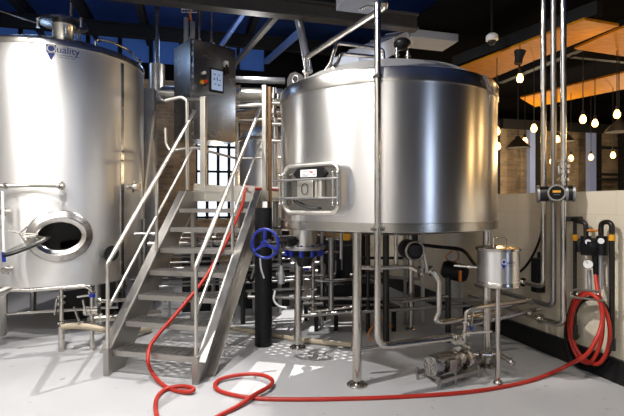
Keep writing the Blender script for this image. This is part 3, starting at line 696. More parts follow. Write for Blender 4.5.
mb.tube([W(165.5, 128, 5.5), W(166, 143, 5.5), W(170, 151, 5.5), W(188, 148, 5.38), W(204, 148, 5.45)], .019, .06); mb.build('side_gate', M['rail'], ST)

# ------------------------------------------------------------------ control cabinet
ang = math.radians(42); n0 = V3((-1.613, 6.0, 0)); fu = V3((math.cos(ang), math.sin(ang), 0)); fs_ = V3((-math.sin(ang), math.cos(ang), 0))
Z0, Z1 = EYE+65/FPX*6, EYE+165/FPX*6; CWd, CD = .68, .50
def C(a, d, z): return n0+fu*a+fs_*d+V3((0, 0, z))
cab = thing('control_cabinet', 'stainless steel control cabinet with touch screen hung on conduits above the platform', 'cabinet', C(CWd/2, CD/2, Z0))
cm = (Z0+Z1)/2; hz_ = (Z1-Z0)/2
MB().obox(C(CWd/2, CD/2+.02, cm), fu*CWd/2, fs_*CD/2, UPZ*hz_).build('cabinet_body', M['cab'], cab, smooth=False, bevel=.006)
dr = MB().obox(C(CWd/2+.01, -.01, cm), fu*(CWd/2-.012), fs_*.018, UPZ*(hz_-.008)).build('cabinet_door', M['cab'], cab, smooth=False, bevel=.006)
for k in range(9):
    z = Z0+.06+(Z1-Z0-.12)*k/8; MB().obox(C(.008, -.034, z), fu*.008, fs_*.010, UPZ*.020).build('hinge', M['rail'], dr, smooth=False)
def px_on_cab(px, py):
    k = (px-CX)/FPX; a = (k*n0.y-n0.x)/(fu.x-k*fu.y); p = n0+fu*a; return a, EYE-(py-HY)/FPX*p.y
a1, z1_ = px_on_cab(208.5, 91.5); a2, z2_ = px_on_cab(222, 71)
sp = MB().obox(C((a1+a2)/2, -.035, (z1_+z2_)/2), fu*(a2-a1)/2, fs_*.012, UPZ*(z2_-z1_)/2).build('screen_bezel', M['blackp'], dr, smooth=False, bevel=.004)
MB().obox(C((a1+a2)/2, -.049, (z1_+z2_)/2), fu*((a2-a1)/2-.02), fs_*.003, UPZ*((z2_-z1_)/2-.025)).build('touch_screen', M['screen'], sp, smooth=False)
mb = MB(); w_ = (a2-a1)/2-.025; h_ = (z2_-z1_)/2-.035
for i, (x, y, w, h) in enumerate(((-.5, .6, .35, .10), (.4, .6, .3, .08), (-.55, .1, .2, .2), (.0, .15, .15, .3), (.5, .05, .25, .12), (-.4, -.45, .3, .08), (.35, -.5, .4, .12))):
    mb.obox(C((a1+a2)/2+x*w_, -.053, (z1_+z2_)/2+y*h_), fu*w*w_*.6, fs_*.0008, UPZ*h*h_*.6)
mb.build('screen_graphics', M['scrtext'], sp, smooth=False)
def knob(px, py, r, m, nm, L=.04):
    a, z = px_on_cab(px, py); return MB().cyl(C(a, -.026, z), C(a, -.026-L, z), r, n=18).build(nm, m, dr)
knob(202.5, 73.5, .022, M['white'], 'push_button'); knob(202.5, 76.5, .015, M['black'], 'selector_knob')
knob(201.0, 82.5, .028, M['yellow'], 'stop_button_ring', .02); knob(203.5, 82.3, .020, M['redp'], 'stop_button', .06); knob(202.5, 86, .014, M['black'], 'key_switch')
a_, z_ = px_on_cab(224.5, 66); mb = MB(); mb.obox(C(a_, -.045, z_+.02), fu*.028, fs_*.02, UPZ*.04); mb.build('isolator_lever', M['white'], dr, smooth=False, bevel=.006)
mb = MB(); mb.bar(C(a_-.01, -.07, z_), C(a_+.01, -.07, z_-.13), .03, .02, up=fs_); mb.build('isolator_handle', M['black'], dr, smooth=False)
for i, (px, top_y) in enumerate(((185, 18), (191.5, 22))):
    p = W(px, 40, 6.15); MB().cyl(V3((p.x, p.y+.05, Z1)), V3((p.x, p.y+.05, EYE+(HY-top_y)/FPX*6.2)), .032, n=14).build('conduit_stub', M['rail'], cab)
for (a, d) in ((.23, .2), (.42, .2)):
    MB().cyl(C(a, d, Z1), C(a, d, CZ-.02), .016, n=12).build('conduit', M['pipe'], cab)
for (a, d) in ((.02, .05), (.14, .03), (.36, .03), (.50, .03), (.58, .05)):
    MB().cyl(C(a, d, Z1-.005), C(a, d, Z1+.03), .018, n=10).build('lifting_stud', M['rail'], cab)
mb = MB(); p = W(191.5, 22, 6.2); mb.sweep(spline([p+V3((0, 0, -.02)), W(190, 12, 6.2), W(193, 4, 6.2), W(190, -8, 6.2)]), .016, 10)
tag(mb.build('orange_cable', M['orange']), 'orange cable rising out of the conduit stub on top of the control cabinet', 'cable')
mb = MB()
for k in range(6): mb.cyl(W(181+3*k, 5, 5.7), W(182+2.8*k, 12, 5.7), .006, n=6)
for y in (5, 9, 12): mb.cyl(W(181, y, 5.7), W(197, y+.5, 5.7), .006, n=6)
mb.cyl(W(182, 6, 5.7), W(182, -40, 5.7), .006, n=6); mb.cyl(W(196, 6, 5.7), W(196, -40, 5.7), .006, n=6)
tag(mb.build('cable_tray', M['galv']), 'small galvanised wire cable tray hanging above the control cabinet', 'tray')

# ------------------------------------------------------------------ exhaust duct behind the stairs
ED = thing('steam_duct', 'large steel steam duct with a capped drop, running behind the control cabinet', 'duct', W(157, 102, 7.0))
p = W(157, 101, 7.0)
MB().cyl(p, V3((p.x, p.y, EYE+138/FPX*7.0)), .118, n=32).build('duct_drop', M['rail'], ED)
MB().lathe(p, (0, 0, 1), [(0, -.02), (.14, -.02), (.145, 0), (.14, .02), (.1, .02)], 32).build('drip_cap', M['galv'], ED)
MB().cyl(V3((p.x, p.y, EYE+136/FPX*7.0)), V3((p.x, p.y, CZ)), .035, n=16).build('vent_stack', M['pipe'], ED)
q0 = W(157, 93, 7.0); q1 = W(266, 93, 7.2); MB().cyl(q0, q1+V3((.25, .2, 0)), .115, n=28).build('cross_duct', M['rail'], ED)
mb = MB()
for px in (176, 240, 262): 
    c = q0.lerp(q1, (px-157)/(266-157)); a = (q1-q0).normalized(); mb.cyl(c-a*.012, c+a*.012, .132, n=28)
mb.build('duct_collar', M['rim'], ED)
tag(MB().sweep(spline([W(155, 103, 6.95), W(154, 118, 6.05), W(150, 150, 6.0), W(146, 185, 5.95), W(143, 215, 5.9), W(141, 300, 5.9), F(141, 318)+V3((0, 0, .03))]), .018, 10).build('drain_hose', M['cream']), 'cream hose hanging from the capped duct beside the left tank', 'hose')
tag(MB().cyl(W(148, 160, 6.3), V3((*W(148, 160, 6.3).xy, 0)), .11, n=28).cyl(W(148, 160, 6.3), W(148, 90, 6.3), .11, n=28).build('downpipe', M['galv']), 'wide grey downpipe behind the cream hose at the edge of the left tank', 'pipe')
tag(MB().tube([W(200, 78, 7.0), W(285, 81, 7.0)], .05).build('header_pipe', M['galv']), 'thin galvanised pipe running above the large steam duct', 'pipe')
tag(MB().tube([W(200, 106, 6.6), W(240, 106, 6.6), W(290, 104, 6.6)], .028).build('header_pipe', M['rail']), 'slim steel pipe just below the large steam duct', 'pipe')
tag(MB().tube([W(236, 112, 6.9), W(262, 107, 6.6), W(288, 112, 6.6)], .024).build('header_pipe', M['pipe']), 'bent steel pipe between the cabinet and kettle, under the slim one', 'pipe')
RT = thing('storage_tank', 'pale steel tank standing behind the platform, half hidden by the kettle', 'tank', V3((-.75, 8.0, 0)))
MB().lathe((-.75, 8.0, 0), (0, 0, 1), [(.55, .5), (.55, 2.6), (.54, 2.64), (.45, 2.74), (.25, 2.83), (0, 2.86)], 64).build('tank_body', M['tank'], RT)
MB().lathe((-.75, 8.0, 0), (0, 0, 1), [(.553, 2.56), (.565, 2.57), (.565, 2.61), (.553, 2.62)], 64).build('tank_rim', M['rim'], RT)
for a in (45, 135, 225, 315):
    p = V3((-.75+.45*math.cos(math.radians(a)), 8+.45*math.sin(math.radians(a)), 0)); MB().cyl(p, p+V3((0, 0, .52)), .035, n=12).build('leg', M['pipe_dull'], RT)
# manifold between kettle and platform
MN = thing('pipe_manifold', 'cluster of small steel pipes and clamps between platform post and kettle', 'manifold', W(274, 180, 5.9))
for y, m in ((103, 'rail'), (112, 'pipe'), (124, 'rail'), (141, 'rail'), (188, 'pipe_dull')):
    MB().cyl(W(266, y, 5.9), W(292, y, 5.9), .022, n=12).build('pipe', M[m], MN)
MB().cyl(W(274, 88, 5.95), W(274, 118, 5.95), .04).lathe(W(274, 112, 5.95), (0, 0, 1), [(0, -.03), (.08, -.03), (.08, .03), (0, .03)], 20).lathe(W(274, 97, 5.95), (0, 0, 1), [(0, -.03), (.075, -.03), (.075, .03), (0, .03)], 20).build('valve', M['pipe'], MN)
MB().cyl(W(275, 118, 5.95), W(276, 255, 5.95), .035, n=14).build('down_pipe', M['pipe_dull'], MN)

# ------------------------------------------------------------------ piping at the foot of the left tank
LP = thing('tank_drain_pipe', 'polished drain pipe running along the foot of the left tank and bending down', 'pipe', W(60, 287, 4.4))
MB().tube([W(-20, 300, 3.9), W(8, 289, 4.2)], .03).build('front_branch', M['rail'], LP)
MB().tube([W(-14, 289, 4.3), W(30, 290, 4.4), W(60, 287.5, 4.5), W(92, 285.5, 4.6), W(92, 327, 4.6)], .022, .09).build('pipe_run', M['pipe'], LP)
MB().tube([W(2.5, 292, 4.5), W(2.5, 333, 4.95)], .045, 0, 16).build('support_leg', M['pipe'], LP)
c = W(61.5, 318, 4.6)
MB().tube([W(61.5, 289, 4.55), W(61.5, 325, 4.55)], .020).build('valve_leg', M['pipe'], LP)
LV = thing('butterfly_valve', 'small steel butterfly valves with lever handles under the left tank', 'valve', W(62, 330, 4.55))
for y in (297, 303, 322): tri_clamp(MB(), W(61.5, y, 4.55), (0, 0, 1), .022).build('clamp', M['pipe'], LV)
mb = MB(); mb.cyl(W(61.5, 326, 4.55), V3((*W(61.5, 326, 4.55).xy, .0)), .03, n=12)
mb.build('valve_body', M['pipe'], LV)
MB().bar(W(57, 299, 4.5), W(55, 315, 4.45), .012, .02, up=(0, 1, 0)).build('lever', M['pipe'], LV, smooth=False)
MB().bar(W(74, 307, 4.5), W(79, 321, 4.45), .012, .02, up=(0, 1, 0)).build('lever', M['pipe'], LV, smooth=False)
CV = thing('butterfly_valve', 'steel cross valve with blue cap on the bend of the tank drain pipe', 'valve', W(92, 330, 4.6))
for y in (292, 312, 322): tri_clamp(MB(), W(92, y, 4.6), (0, 0, 1), .022).build('clamp', M['pipe'], CV)
MB().cyl(W(85, 311, 4.6), W(99, 311, 4.6), .045).build('cross_body', M['pipe'], CV)
mb = MB(); mb.cyl(W(92, 327, 4.6), V3((*W(92, 327, 4.6).xy, 0)), .022, n=12); mb.build('valve_body', M['pipe'], CV)
MB().bar(W(77, 297, 4.5), W(92, 295, 4.55), .02, .014, up=(0, 0, 1)).build('lever', M['pipe'], CV, smooth=False)
MB().bar(W(83, 300, 4.5), W(86, 314, 4.5), .014, .02, up=(0, 1, 0)).build('lever', M['pipe'], CV, smooth=False)
MB().cyl(W(92, 294, 4.55), W(92, 297, 4.55), .03).build('blue_cap', M['blue'], CV)
tag(MB().tube([W(6, 314, 4.75), W(118, 307, 5.3)], .016).build('transfer_pipe', M['pipe']), 'thin pipe sloping up to the right beneath the left tank', 'pipe')
tag(MB().tube([W(64, 325, 4.5), W(84, 323, 4.6)], .018).build('transfer_pipe', M['pipe']), 'short pipe joining the two valves under the left tank', 'pipe')
mb = MB(); mb.tube([W(97, 301, 4.7), W(110, 301, 4.8), W(150, 297, 5.2)], .020); tri_clamp(mb, W(100, 301, 4.72), (1, .4, 0), .022)
tag(mb.build('transfer_pipe', M['pipe']), 'pipe running behind the left stair post from the upper clamp', 'pipe')
mb = MB(); mb.tube([W(88, 320, 4.75), W(122, 317, 5.0), W(160, 312, 5.4)], .034); tri_clamp(mb, W(101, 319, 4.85), (1, .3, 0), .036)
tag(mb.build('transfer_pipe', M['rail']), 'thick steel pipe leading behind the foot of the stair', 'pipe')
tag(MB().sweep(spline([W(62, 327, 4.5), W(75, 326, 4.5), W(90, 327, 4.5), W(104, 330, 4.55), W(122, 333, 4.8), W(150, 330, 5.2)]), .030, 12).build('suction_hose', M['cream']), 'cream hose lying from the left tank valve towards the stair', 'hose')

# ------------------------------------------------------------------ floor standing column, hoses, rear piping under kettle
o = MB().cyl(F(263.5, 345), F(263.5, 345)+V3((0, 0, 1.45)), .092, n=28).build('black_column', M['blackp']); tag(o, 'thick black round column standing behind the blue handwheel', 'column')
# small tank
SC_, SR = (1.55, 3.75), .165
sx_, sy_ = SC_
SZ0, SZ1 = .795, 1.13
SM = thing('dosing_tank', 'small lidded steel tank with a blue logo beside the right kettle leg', 'tank', (sx_, sy_, 0))
MB().lathe((sx_, sy_, 0), (0, 0, 1), [(SR, SZ0+.04), (SR, SZ1-.01)], 64).build('tank_wall', M['kettle'], SM)
MB().lathe((sx_, sy_, 0), (0, 0, 1), [(0, SZ0), (.10, SZ0), (SR+.002, SZ0+.02), (SR+.003, SZ0+.055), (SR, SZ0+.06)], 64).build('tank_base', M['rim'], SM)
lid = MB().lathe((sx_, sy_, 0), (0, 0, 1), [(SR-.002, SZ1-.02), (SR+.014, SZ1-.02), (SR+.014, SZ1), (SR, SZ1+.005), (.08, SZ1+.02), (0, SZ1+.022)], 64).build('lid', M['rim'], SM)
MB().tube([(sx_-.055, sy_-.04, SZ1+.01), (sx_-.055, sy_-.04, SZ1+.085), (sx_+.06, sy_-.02, SZ1+.085), (sx_+.06, sy_-.02, SZ1+.01)], .006, .012, 8).build('lid_handle', M['pipe'], lid)
logo(SM, SC_, SR, 501, 264.5, .085, .075)
MB().cyl((sx_-.01, sy_-.02, SZ0+.01), (sx_-.01, sy_-.02, .02), .020, n=14).lathe((sx_-.01, sy_-.02, 0), (0, 0, 1), [(0, .03), (.03, .03), (.04, .01), (.04, 0), (0, 0)], 20).build('stand_pipe', M['pipe'], SM)
mb = MB(); mb.cyl((sx_-SR, sy_+.03, .96), (sx_-SR-.17, sy_+.1, .965), .012, n=10); tri_clamp(mb, (sx_-SR-.06, sy_+.055, .962), (1, -.35, 0), .014); mb.build('side_port', M['pipe'], SM)
# pump
PA, PB = V3((.985, 3.74, .145)), V3((1.40, 3.99, .145)); pd = (PB-PA).normalized(); ps = V3((-pd.y, pd.x, 0))
PM = thing('transfer_pump', 'small electric transfer pump with finned motor on the floor under the kettle', 'pump', V3((1.2, 3.87, 0)))
MB().lathe(PA, pd, [(0, 0), (.078, .0), (.086, .012), (.088, .07), (.08, .075)], 36).build('fan_cover', M['pipe_dull'], PM)
mb = MB()
for k in range(8):
    a = 2*PI*k/8; mb.bar(PA-pd*.004, PA-pd*.004+(ps*math.cos(a)+UPZ*math.sin(a))*.074, .004, .006, up=pd)
for r in (.025, .05, .075): mb.torus(PA-pd*.005, pd, r, .0028, 28, 6)
mb.build('fan_grille', M['rail'], PM)
mt = MB().cyl(PA+pd*.07, PA+pd*.27, .072, n=28).build('motor_body', M['pipe_dull'], PM)
mb = MB()
for k in range(22):
    a = 2*PI*k/22; dd = ps*math.cos(a)+UPZ*math.sin(a); mb.obox(PA+pd*.17+dd*.078, pd*.095, dd*.009, pd.cross(dd)*.0025)
mb.build('cooling_fins', M['pipe_dull'], mt, smooth=False)
MB().obox(PA+pd*.15-ps*.098+UPZ*.005, pd*.042, ps*.022, UPZ*.055).build('terminal_box', M['cab'], PM, smooth=False, bevel=.006)
MB().lathe(PA, pd, [(.07, .27), (.088, .275), (.088, .295), (.055, .30), (.055, .36), (.10, .365), (.105, .38), (.10, .43), (.05, .44), (.03, .44)], 32).build('pump_head', M['pipe'], PM)
mb = MB()
for t in (.06, .30):
    mb.bar(PA+pd*t-ps*.12+UPZ*-.10, PA+pd*t+ps*.12+UPZ*-.10, .03, .03)
for s_ in (-.12, .12): mb.bar(PA-pd*.05+ps*s_+UPZ*-.085, PA+pd*.5+ps*s_+UPZ*-.085, .022, .03)
for t in (-.03, .16, .45):
    for s_ in (-.12, .12):
        q = PA+pd*t+ps*s_; mb.cyl(V3((q.x, q.y, 0)), V3((q.x, q.y, .10)), .013, n=10)
mb.build('pump_frame', M['pipe_dull'], PM)
# pump pipework
PP = thing('pump_pipework', 'clamped sanitary pipes rising from the pump head to the dosing tank', 'pipe', V3((1.4, 3.95, .0)))
top_ = PA+pd*.40+UPZ*.10
MB().tube([top_, W(466, 318, 3.95), W(466, 312, 3.95), W(474, 308, 3.95), W(497, 305, 4.05), W(530, 300, 4.2)], .019, .06).build('discharge_pipe', M['pipe'], PP)
for y in (322, 333, 345): tri_clamp(MB(), W(466.5, y, 3.94), (0, 0, 1), .022).build('clamp', M['pipe'], PP)
MB().bar(W(467, 333, 3.9), W(492, 331.5, 3.85), .012, .016).build('lever', M['pipe'], PP, smooth=False)
MB().bar(W(473, 310, 3.9), W(471, 328, 3.9), .012, .016, up=(0, 1, 0)).build('lever', M['pipe_dull'], PP, smooth=False)
MB().cyl(W(471.5, 326.5, 3.89), W(471, 330.5, 3.89), .013, n=10).build('blue_grip', M['blue'], PP)
MB().tube([PA+pd*.44, PA+pd*.52+UPZ*.01, W(492, 355, 4.02), W(497, 353, 4.0), W(514, 364, 3.85)], .022, .04).build('suction_pipe', M['pipe'], PP)
for c_, a_x, r_ in ((W(479, 356, 4.0), (1, .5, 0), .024), (W(494, 353, 4.0), (1, .3, 0), .026), (W(511, 362, 3.88), (1, -.5, 0), .02)): tri_clamp(MB(), c_, a_x, r_).build('clamp', M['pipe'], PP)
LWR = thing('return_pipe', 'polished pipe ending in a clamp left of the pump, running parallel to the floor', 'pipe', W(420, 335, 4.0))
MB().tube([W(360, 350, 3.9), W(400, 342.5, 3.95), W(455, 334, 4.1)], .020).build('pipe_run', M['pipe'], LWR)
mb = MB(); tri_clamp(mb, W(455, 339, 3.66), (1, .35, 0), .026); tri_clamp(mb, W(460, 340, 3.7), (1, .35, 0), .022); mb.build('clamp', M['pipe'], LWR)
# S-shaped pipe beneath kettle
SP = thing('swan_neck_pipe', 'swan neck pipe with long lever valve under the middle of the kettle', 'pipe', W(437, 320, 4.0))
MB().tube([W(424, 271, 4.1), W(433, 271, 4.1), W(439, 280, 4.1), W(439, 312, 4.1), W(435, 320, 4.1), W(440, 323, 4.1), W(500, 313, 4.3)], .026, .08).build('pipe_run', M['pipe'], SP)
MB().bar(W(424, 254, 4.0), W(427, 272, 4.0), .016, .03, up=(0, 1, 0)).build('lever', M['rail'], SP, smooth=False)
mb = MB(); tri_clamp(mb, W(420, 272, 4.1), (1, 0, 0), .03); tri_clamp(mb, W(431, 271, 4.1), (1, 0, 0), .028); mb.build('clamp', M['pipe'], SP)
MB().tube([W(354, 267, 4.1), W(372, 268, 4.1), W(410, 267, 4.15), W(418, 271, 4.1)], .020, .05).build('feed_pipe', M['pipe'], SP)
tag(MB().tube([W(396, 232, 4.2), W(396, 268, 4.2)], .020).build('drop_pipe', M['pipe']), 'short vertical pipe dropping from the kettle bottom right of the riser pipe', 'pipe')
tag(MB().tube([W(341, 232, 4.2), W(341, 259, 4.2)], .016).build('drop_pipe', M['pipe_dull']), 'short vertical pipe left of the front kettle leg', 'pipe')
tag(MB().tube([W(331, 238, 4.9), W(331, 310, 4.9)], .03).build('drop_pipe', M['pipe_dull']), 'dull vertical pipe between handwheel valve and front kettle leg', 'pipe')
tag(MB().obox(W(345, 236, 4.5), V3((.05, 0, 0)), V3((0, .05, 0)), V3((0, 0, .04))).build('junction_box', M['yellow'], smooth=False, bevel=.005), 'small yellow box fixed under the kettle beside the front leg', 'box')
mo = thing('drive_motor', 'round dark mixer motor hanging under the kettle', 'motor', W(415, 252, 4.6))
MB().lathe(W(415, 251, 4.45), (-.1, 1, 0), [(0, -.02), (.06, -.02), (.085, 0), (.10, .03), (.10, .25), (0, .26)], 32).build('motor_body', M['dark'], mo)
MB().torus(W(415, 251, 4.42), (-.1, 1, 0), .09, .012, 32, 8).build('motor_rim', M['cab'], mo)
MB().cyl(W(415, 244, 4.6), W(415, 229, 4.6), .03, n=12).build('mount', M['dark'], mo)
# rear pipe runs
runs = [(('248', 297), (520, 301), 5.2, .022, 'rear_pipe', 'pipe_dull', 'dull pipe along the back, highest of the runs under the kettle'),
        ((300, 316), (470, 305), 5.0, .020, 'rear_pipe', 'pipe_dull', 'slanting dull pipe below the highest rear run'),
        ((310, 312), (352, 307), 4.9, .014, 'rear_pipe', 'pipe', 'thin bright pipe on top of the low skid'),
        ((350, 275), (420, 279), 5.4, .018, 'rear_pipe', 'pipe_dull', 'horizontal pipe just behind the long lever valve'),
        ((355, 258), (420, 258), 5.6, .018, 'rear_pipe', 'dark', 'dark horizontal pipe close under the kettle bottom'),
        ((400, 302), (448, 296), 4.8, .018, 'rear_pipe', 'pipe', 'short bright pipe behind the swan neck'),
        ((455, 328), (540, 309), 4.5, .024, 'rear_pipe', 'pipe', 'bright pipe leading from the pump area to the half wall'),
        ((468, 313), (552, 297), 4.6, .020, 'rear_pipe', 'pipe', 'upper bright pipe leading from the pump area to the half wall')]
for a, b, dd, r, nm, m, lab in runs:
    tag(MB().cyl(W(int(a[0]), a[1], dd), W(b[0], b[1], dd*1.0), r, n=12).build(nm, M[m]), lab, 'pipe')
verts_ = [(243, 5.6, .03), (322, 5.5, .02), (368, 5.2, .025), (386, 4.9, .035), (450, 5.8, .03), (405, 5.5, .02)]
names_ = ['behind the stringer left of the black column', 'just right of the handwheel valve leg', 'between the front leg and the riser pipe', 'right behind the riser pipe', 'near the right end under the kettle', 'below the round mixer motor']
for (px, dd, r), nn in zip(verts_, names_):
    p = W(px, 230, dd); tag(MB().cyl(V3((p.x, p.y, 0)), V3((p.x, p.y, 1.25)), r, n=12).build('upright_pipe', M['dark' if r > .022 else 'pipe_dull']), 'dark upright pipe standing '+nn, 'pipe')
# plate heat exchanger and skid
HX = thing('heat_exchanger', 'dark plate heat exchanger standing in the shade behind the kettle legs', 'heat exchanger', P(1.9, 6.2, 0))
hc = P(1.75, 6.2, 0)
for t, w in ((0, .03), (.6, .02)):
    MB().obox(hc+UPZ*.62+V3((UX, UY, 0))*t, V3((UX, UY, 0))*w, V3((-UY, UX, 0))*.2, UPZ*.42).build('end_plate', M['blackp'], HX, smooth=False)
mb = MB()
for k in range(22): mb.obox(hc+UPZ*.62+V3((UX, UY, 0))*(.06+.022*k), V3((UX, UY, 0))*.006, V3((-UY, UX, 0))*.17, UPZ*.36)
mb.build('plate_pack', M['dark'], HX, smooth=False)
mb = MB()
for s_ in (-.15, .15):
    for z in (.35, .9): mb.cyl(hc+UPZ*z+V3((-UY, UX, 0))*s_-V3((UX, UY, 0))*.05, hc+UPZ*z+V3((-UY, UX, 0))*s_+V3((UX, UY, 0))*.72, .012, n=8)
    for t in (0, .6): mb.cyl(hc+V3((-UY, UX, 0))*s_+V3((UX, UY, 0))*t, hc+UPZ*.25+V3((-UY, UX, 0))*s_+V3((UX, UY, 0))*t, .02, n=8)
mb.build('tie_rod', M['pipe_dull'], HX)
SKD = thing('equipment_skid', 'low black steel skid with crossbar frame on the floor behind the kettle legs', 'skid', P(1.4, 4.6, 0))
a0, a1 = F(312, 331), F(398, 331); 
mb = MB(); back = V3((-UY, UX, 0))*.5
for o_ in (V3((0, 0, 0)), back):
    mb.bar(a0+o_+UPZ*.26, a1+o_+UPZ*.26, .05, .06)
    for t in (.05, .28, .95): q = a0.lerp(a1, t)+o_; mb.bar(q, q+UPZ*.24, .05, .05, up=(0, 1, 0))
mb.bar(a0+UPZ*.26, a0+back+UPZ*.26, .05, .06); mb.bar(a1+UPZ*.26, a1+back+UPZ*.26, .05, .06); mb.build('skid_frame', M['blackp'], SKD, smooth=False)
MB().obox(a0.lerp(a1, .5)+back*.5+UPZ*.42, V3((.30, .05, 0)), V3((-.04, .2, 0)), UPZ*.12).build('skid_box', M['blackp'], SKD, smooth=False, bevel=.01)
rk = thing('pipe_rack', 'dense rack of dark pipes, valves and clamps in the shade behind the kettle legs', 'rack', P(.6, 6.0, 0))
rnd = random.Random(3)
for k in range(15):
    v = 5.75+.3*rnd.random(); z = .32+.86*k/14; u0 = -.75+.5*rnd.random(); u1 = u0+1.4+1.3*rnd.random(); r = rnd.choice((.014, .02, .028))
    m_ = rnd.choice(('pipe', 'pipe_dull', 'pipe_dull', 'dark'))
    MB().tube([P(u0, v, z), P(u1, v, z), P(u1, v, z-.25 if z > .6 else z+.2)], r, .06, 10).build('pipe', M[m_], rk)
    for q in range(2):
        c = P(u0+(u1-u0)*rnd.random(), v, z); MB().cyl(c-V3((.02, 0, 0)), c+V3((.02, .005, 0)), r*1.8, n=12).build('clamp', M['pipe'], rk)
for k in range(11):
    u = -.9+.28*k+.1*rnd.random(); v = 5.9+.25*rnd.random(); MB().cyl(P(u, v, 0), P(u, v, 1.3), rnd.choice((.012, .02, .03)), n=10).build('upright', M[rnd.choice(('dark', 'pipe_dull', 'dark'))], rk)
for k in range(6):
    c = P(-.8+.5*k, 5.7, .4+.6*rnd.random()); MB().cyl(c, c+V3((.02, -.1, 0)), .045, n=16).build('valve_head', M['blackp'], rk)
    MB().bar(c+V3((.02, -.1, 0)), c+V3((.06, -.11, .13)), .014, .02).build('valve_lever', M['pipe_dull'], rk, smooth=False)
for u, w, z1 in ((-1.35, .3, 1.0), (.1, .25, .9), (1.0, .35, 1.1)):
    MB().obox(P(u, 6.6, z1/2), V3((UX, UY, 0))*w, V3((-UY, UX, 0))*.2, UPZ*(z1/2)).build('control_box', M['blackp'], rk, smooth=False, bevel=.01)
# small valves cluster behind the left kettle leg
VX = thing('sampling_valves', 'cluster of small steel valves with a blue cap right of the left kettle leg', 'valve', W(312, 300, 4.7))
mb = MB(); mb.cyl(W(313, 262, 4.7), W(313, 312, 4.7), .018, n=10)
for y in (278, 290, 300, 308): tri_clamp(mb, W(313, y, 4.7), (0, 0, 1), .024)
for y in (275, 303): mb.cyl(W(303, y, 4.7), W(323, y, 4.7), .016, n=10)
mb.build('valve_body', M['cab'], VX); MB().cyl(W(304, 269.5, 4.68), W(309, 269.5, 4.68), .012).build('blue_cap', M['blue'], VX)
MB().sweep(spline([W(315, 280, 4.65), W(325, 281, 4.65), W(340, 281, 4.7), W(352, 279, 4.9)]), .012, 8).build('sample_tube', M['pipe_dull'], VX)
bt = thing('spray_bottle', 'small grey bottle hanging between the handwheel and the kettle leg', 'bottle', W(281.5, 283, 4.2))
cb_ = W(281.5, 283.5, 4.2); MB().lathe(cb_, (0, 0, 1), [(0, 0), (.032, 0), (.034, .02), (.030, .09), (.02, .14), (.012, .17), (0, .17)], 20).build('bottle_body', M['galv'], bt)
MB().cyl(cb_+UPZ*.16, cb_+UPZ*.24, .010, n=10).build('cap', M['dark'], bt)
tag(MB().sweep(spline([W(275, 291, 4.5), W(274, 300, 4.5), W(279, 306, 4.5), W(287, 308, 4.5)]), .010, 8).build('clear_tube', M['white']), 'short curled white tube right of the black column', 'tube')
MB().sweep(spline([W(260, 256, 3.95), W(261, 268, 4.0), W(264, 278, 4.05)]), .008, 8).build('tag_cord', M['white'], GV)
# floor pipe across the back
tag(MB().tube([W(225, 328, 5.4), W(262, 333, 5.1), W(300, 340, 4.85), W(352, 345, 4.62)], .028).build('floor_pipe', M['cream']), 'cream pipe lying on the floor behind the black column', 'pipe')
MB_ = MB(); MB_.sweep(spline([W(392, 327, 4.9), W(385, 318, 4.9), W(375, 324, 4.88), W(368, 335, 4.88), W(374, 342, 4.88), W(386, 340, 4.9)]), .008, 8)
tag(MB_.build('orange_cable', M['orange']), 'thin orange cable curled by the riser pipe near the floor', 'cable')
# cables near half wall under the kettle
tag(MB().sweep(spline([W(412, 244, 5.0), W(440, 247, 5.0), W(462, 250, 4.9), W(473, 262, 4.6), W(482, 275, 4.2)]), .020, 10).build('black_cable', M['black']), 'thick black cable bowing from under the kettle to the dosing tank', 'cable')
tag(MB().sweep(spline([W(452, 251, 5.3), W(446, 256, 5.3), W(450, 262, 5.3), W(458, 259, 5.3), W(457, 251, 5.3), W(448, 249, 5.3)]), .008, 8).build('orange_cable', M['orange']), 'loop of thin orange cable in front of the white duct under the kettle', 'cable')
p = W(454.5, 250, 5.75); tag(MB().cyl(V3((p.x, p.y, 0)), V3((p.x, p.y, 1.5)), .10, n=24).build('white_pipe', M['white']), 'white plastic pipe standing by the half wall behind the kettle', 'pipe')
bk = thing('pump_motor', 'rounded black motor with orange edge on a stand left of the dosing tank', 'motor', W(450, 277, 4.8))
MB().lathe(W(442, 268, 4.9), (1, -.2, -.25), [(0, 0), (.07, 0), (.10, .04), (.10, .22), (.07, .27), (0, .27)], 24).build('motor_body', M['black'], bk)
MB().obox(W(460, 276, 4.6), V3((.01, 0, 0)), V3((0, .02, 0)), V3((0, 0, .055))).build('orange_edge', M['orange'], bk, smooth=False)
MB().cyl(W(448, 275, 4.85), V3((*W(448, 275, 4.85).xy, 0)), .03, n=10).build('stand', M['dark'], bk)

# ------------------------------------------------------------------ right wall services
def wallpipe(px, bend_y, left_px, off, r, m, lab, ytop=-60, clamp=True, left_y=None):
    t = thing('service_pipe', lab, 'pipe', WL(px, bend_y, off)); a = WL(px, bend_y, off)
    topz = CZ-.02 if ytop < 0 else WL(px, ytop, off).z
    u = WALL_U-off; vv = a.y*UX-a.x*UY
    k = (left_px-CX)/FPX; dl = u/(UX*k+UY); v2 = (UX-k*UY)*dl
    MB().tube([V3((a.x, a.y, topz)), a, P(u, v2, a.z+(0 if left_y is None else left_y))], r, .09, 14).build('pipe_run', M[m], t)
    if clamp:
        mb = MB(); c = P(u, vv+.28, a.z); tri_clamp(mb, c, (-UY, UX, 0), r); mb.build('clamp', M['pipe'], t)
    return t
wallpipe(543.5, 287, 480, .16, .026, 'pipe', 'leftmost of the three tall pipes rising from the half wall to the ceiling')
wallpipe(553.5, 307, 476, .20, .024, 'pipe_dull', 'middle of the three tall pipes rising from the half wall to the ceiling')
wallpipe(563.5, 326, 470, .18, .026, 'pipe', 'rightmost of the three tall pipes, with a valve above the half wall')
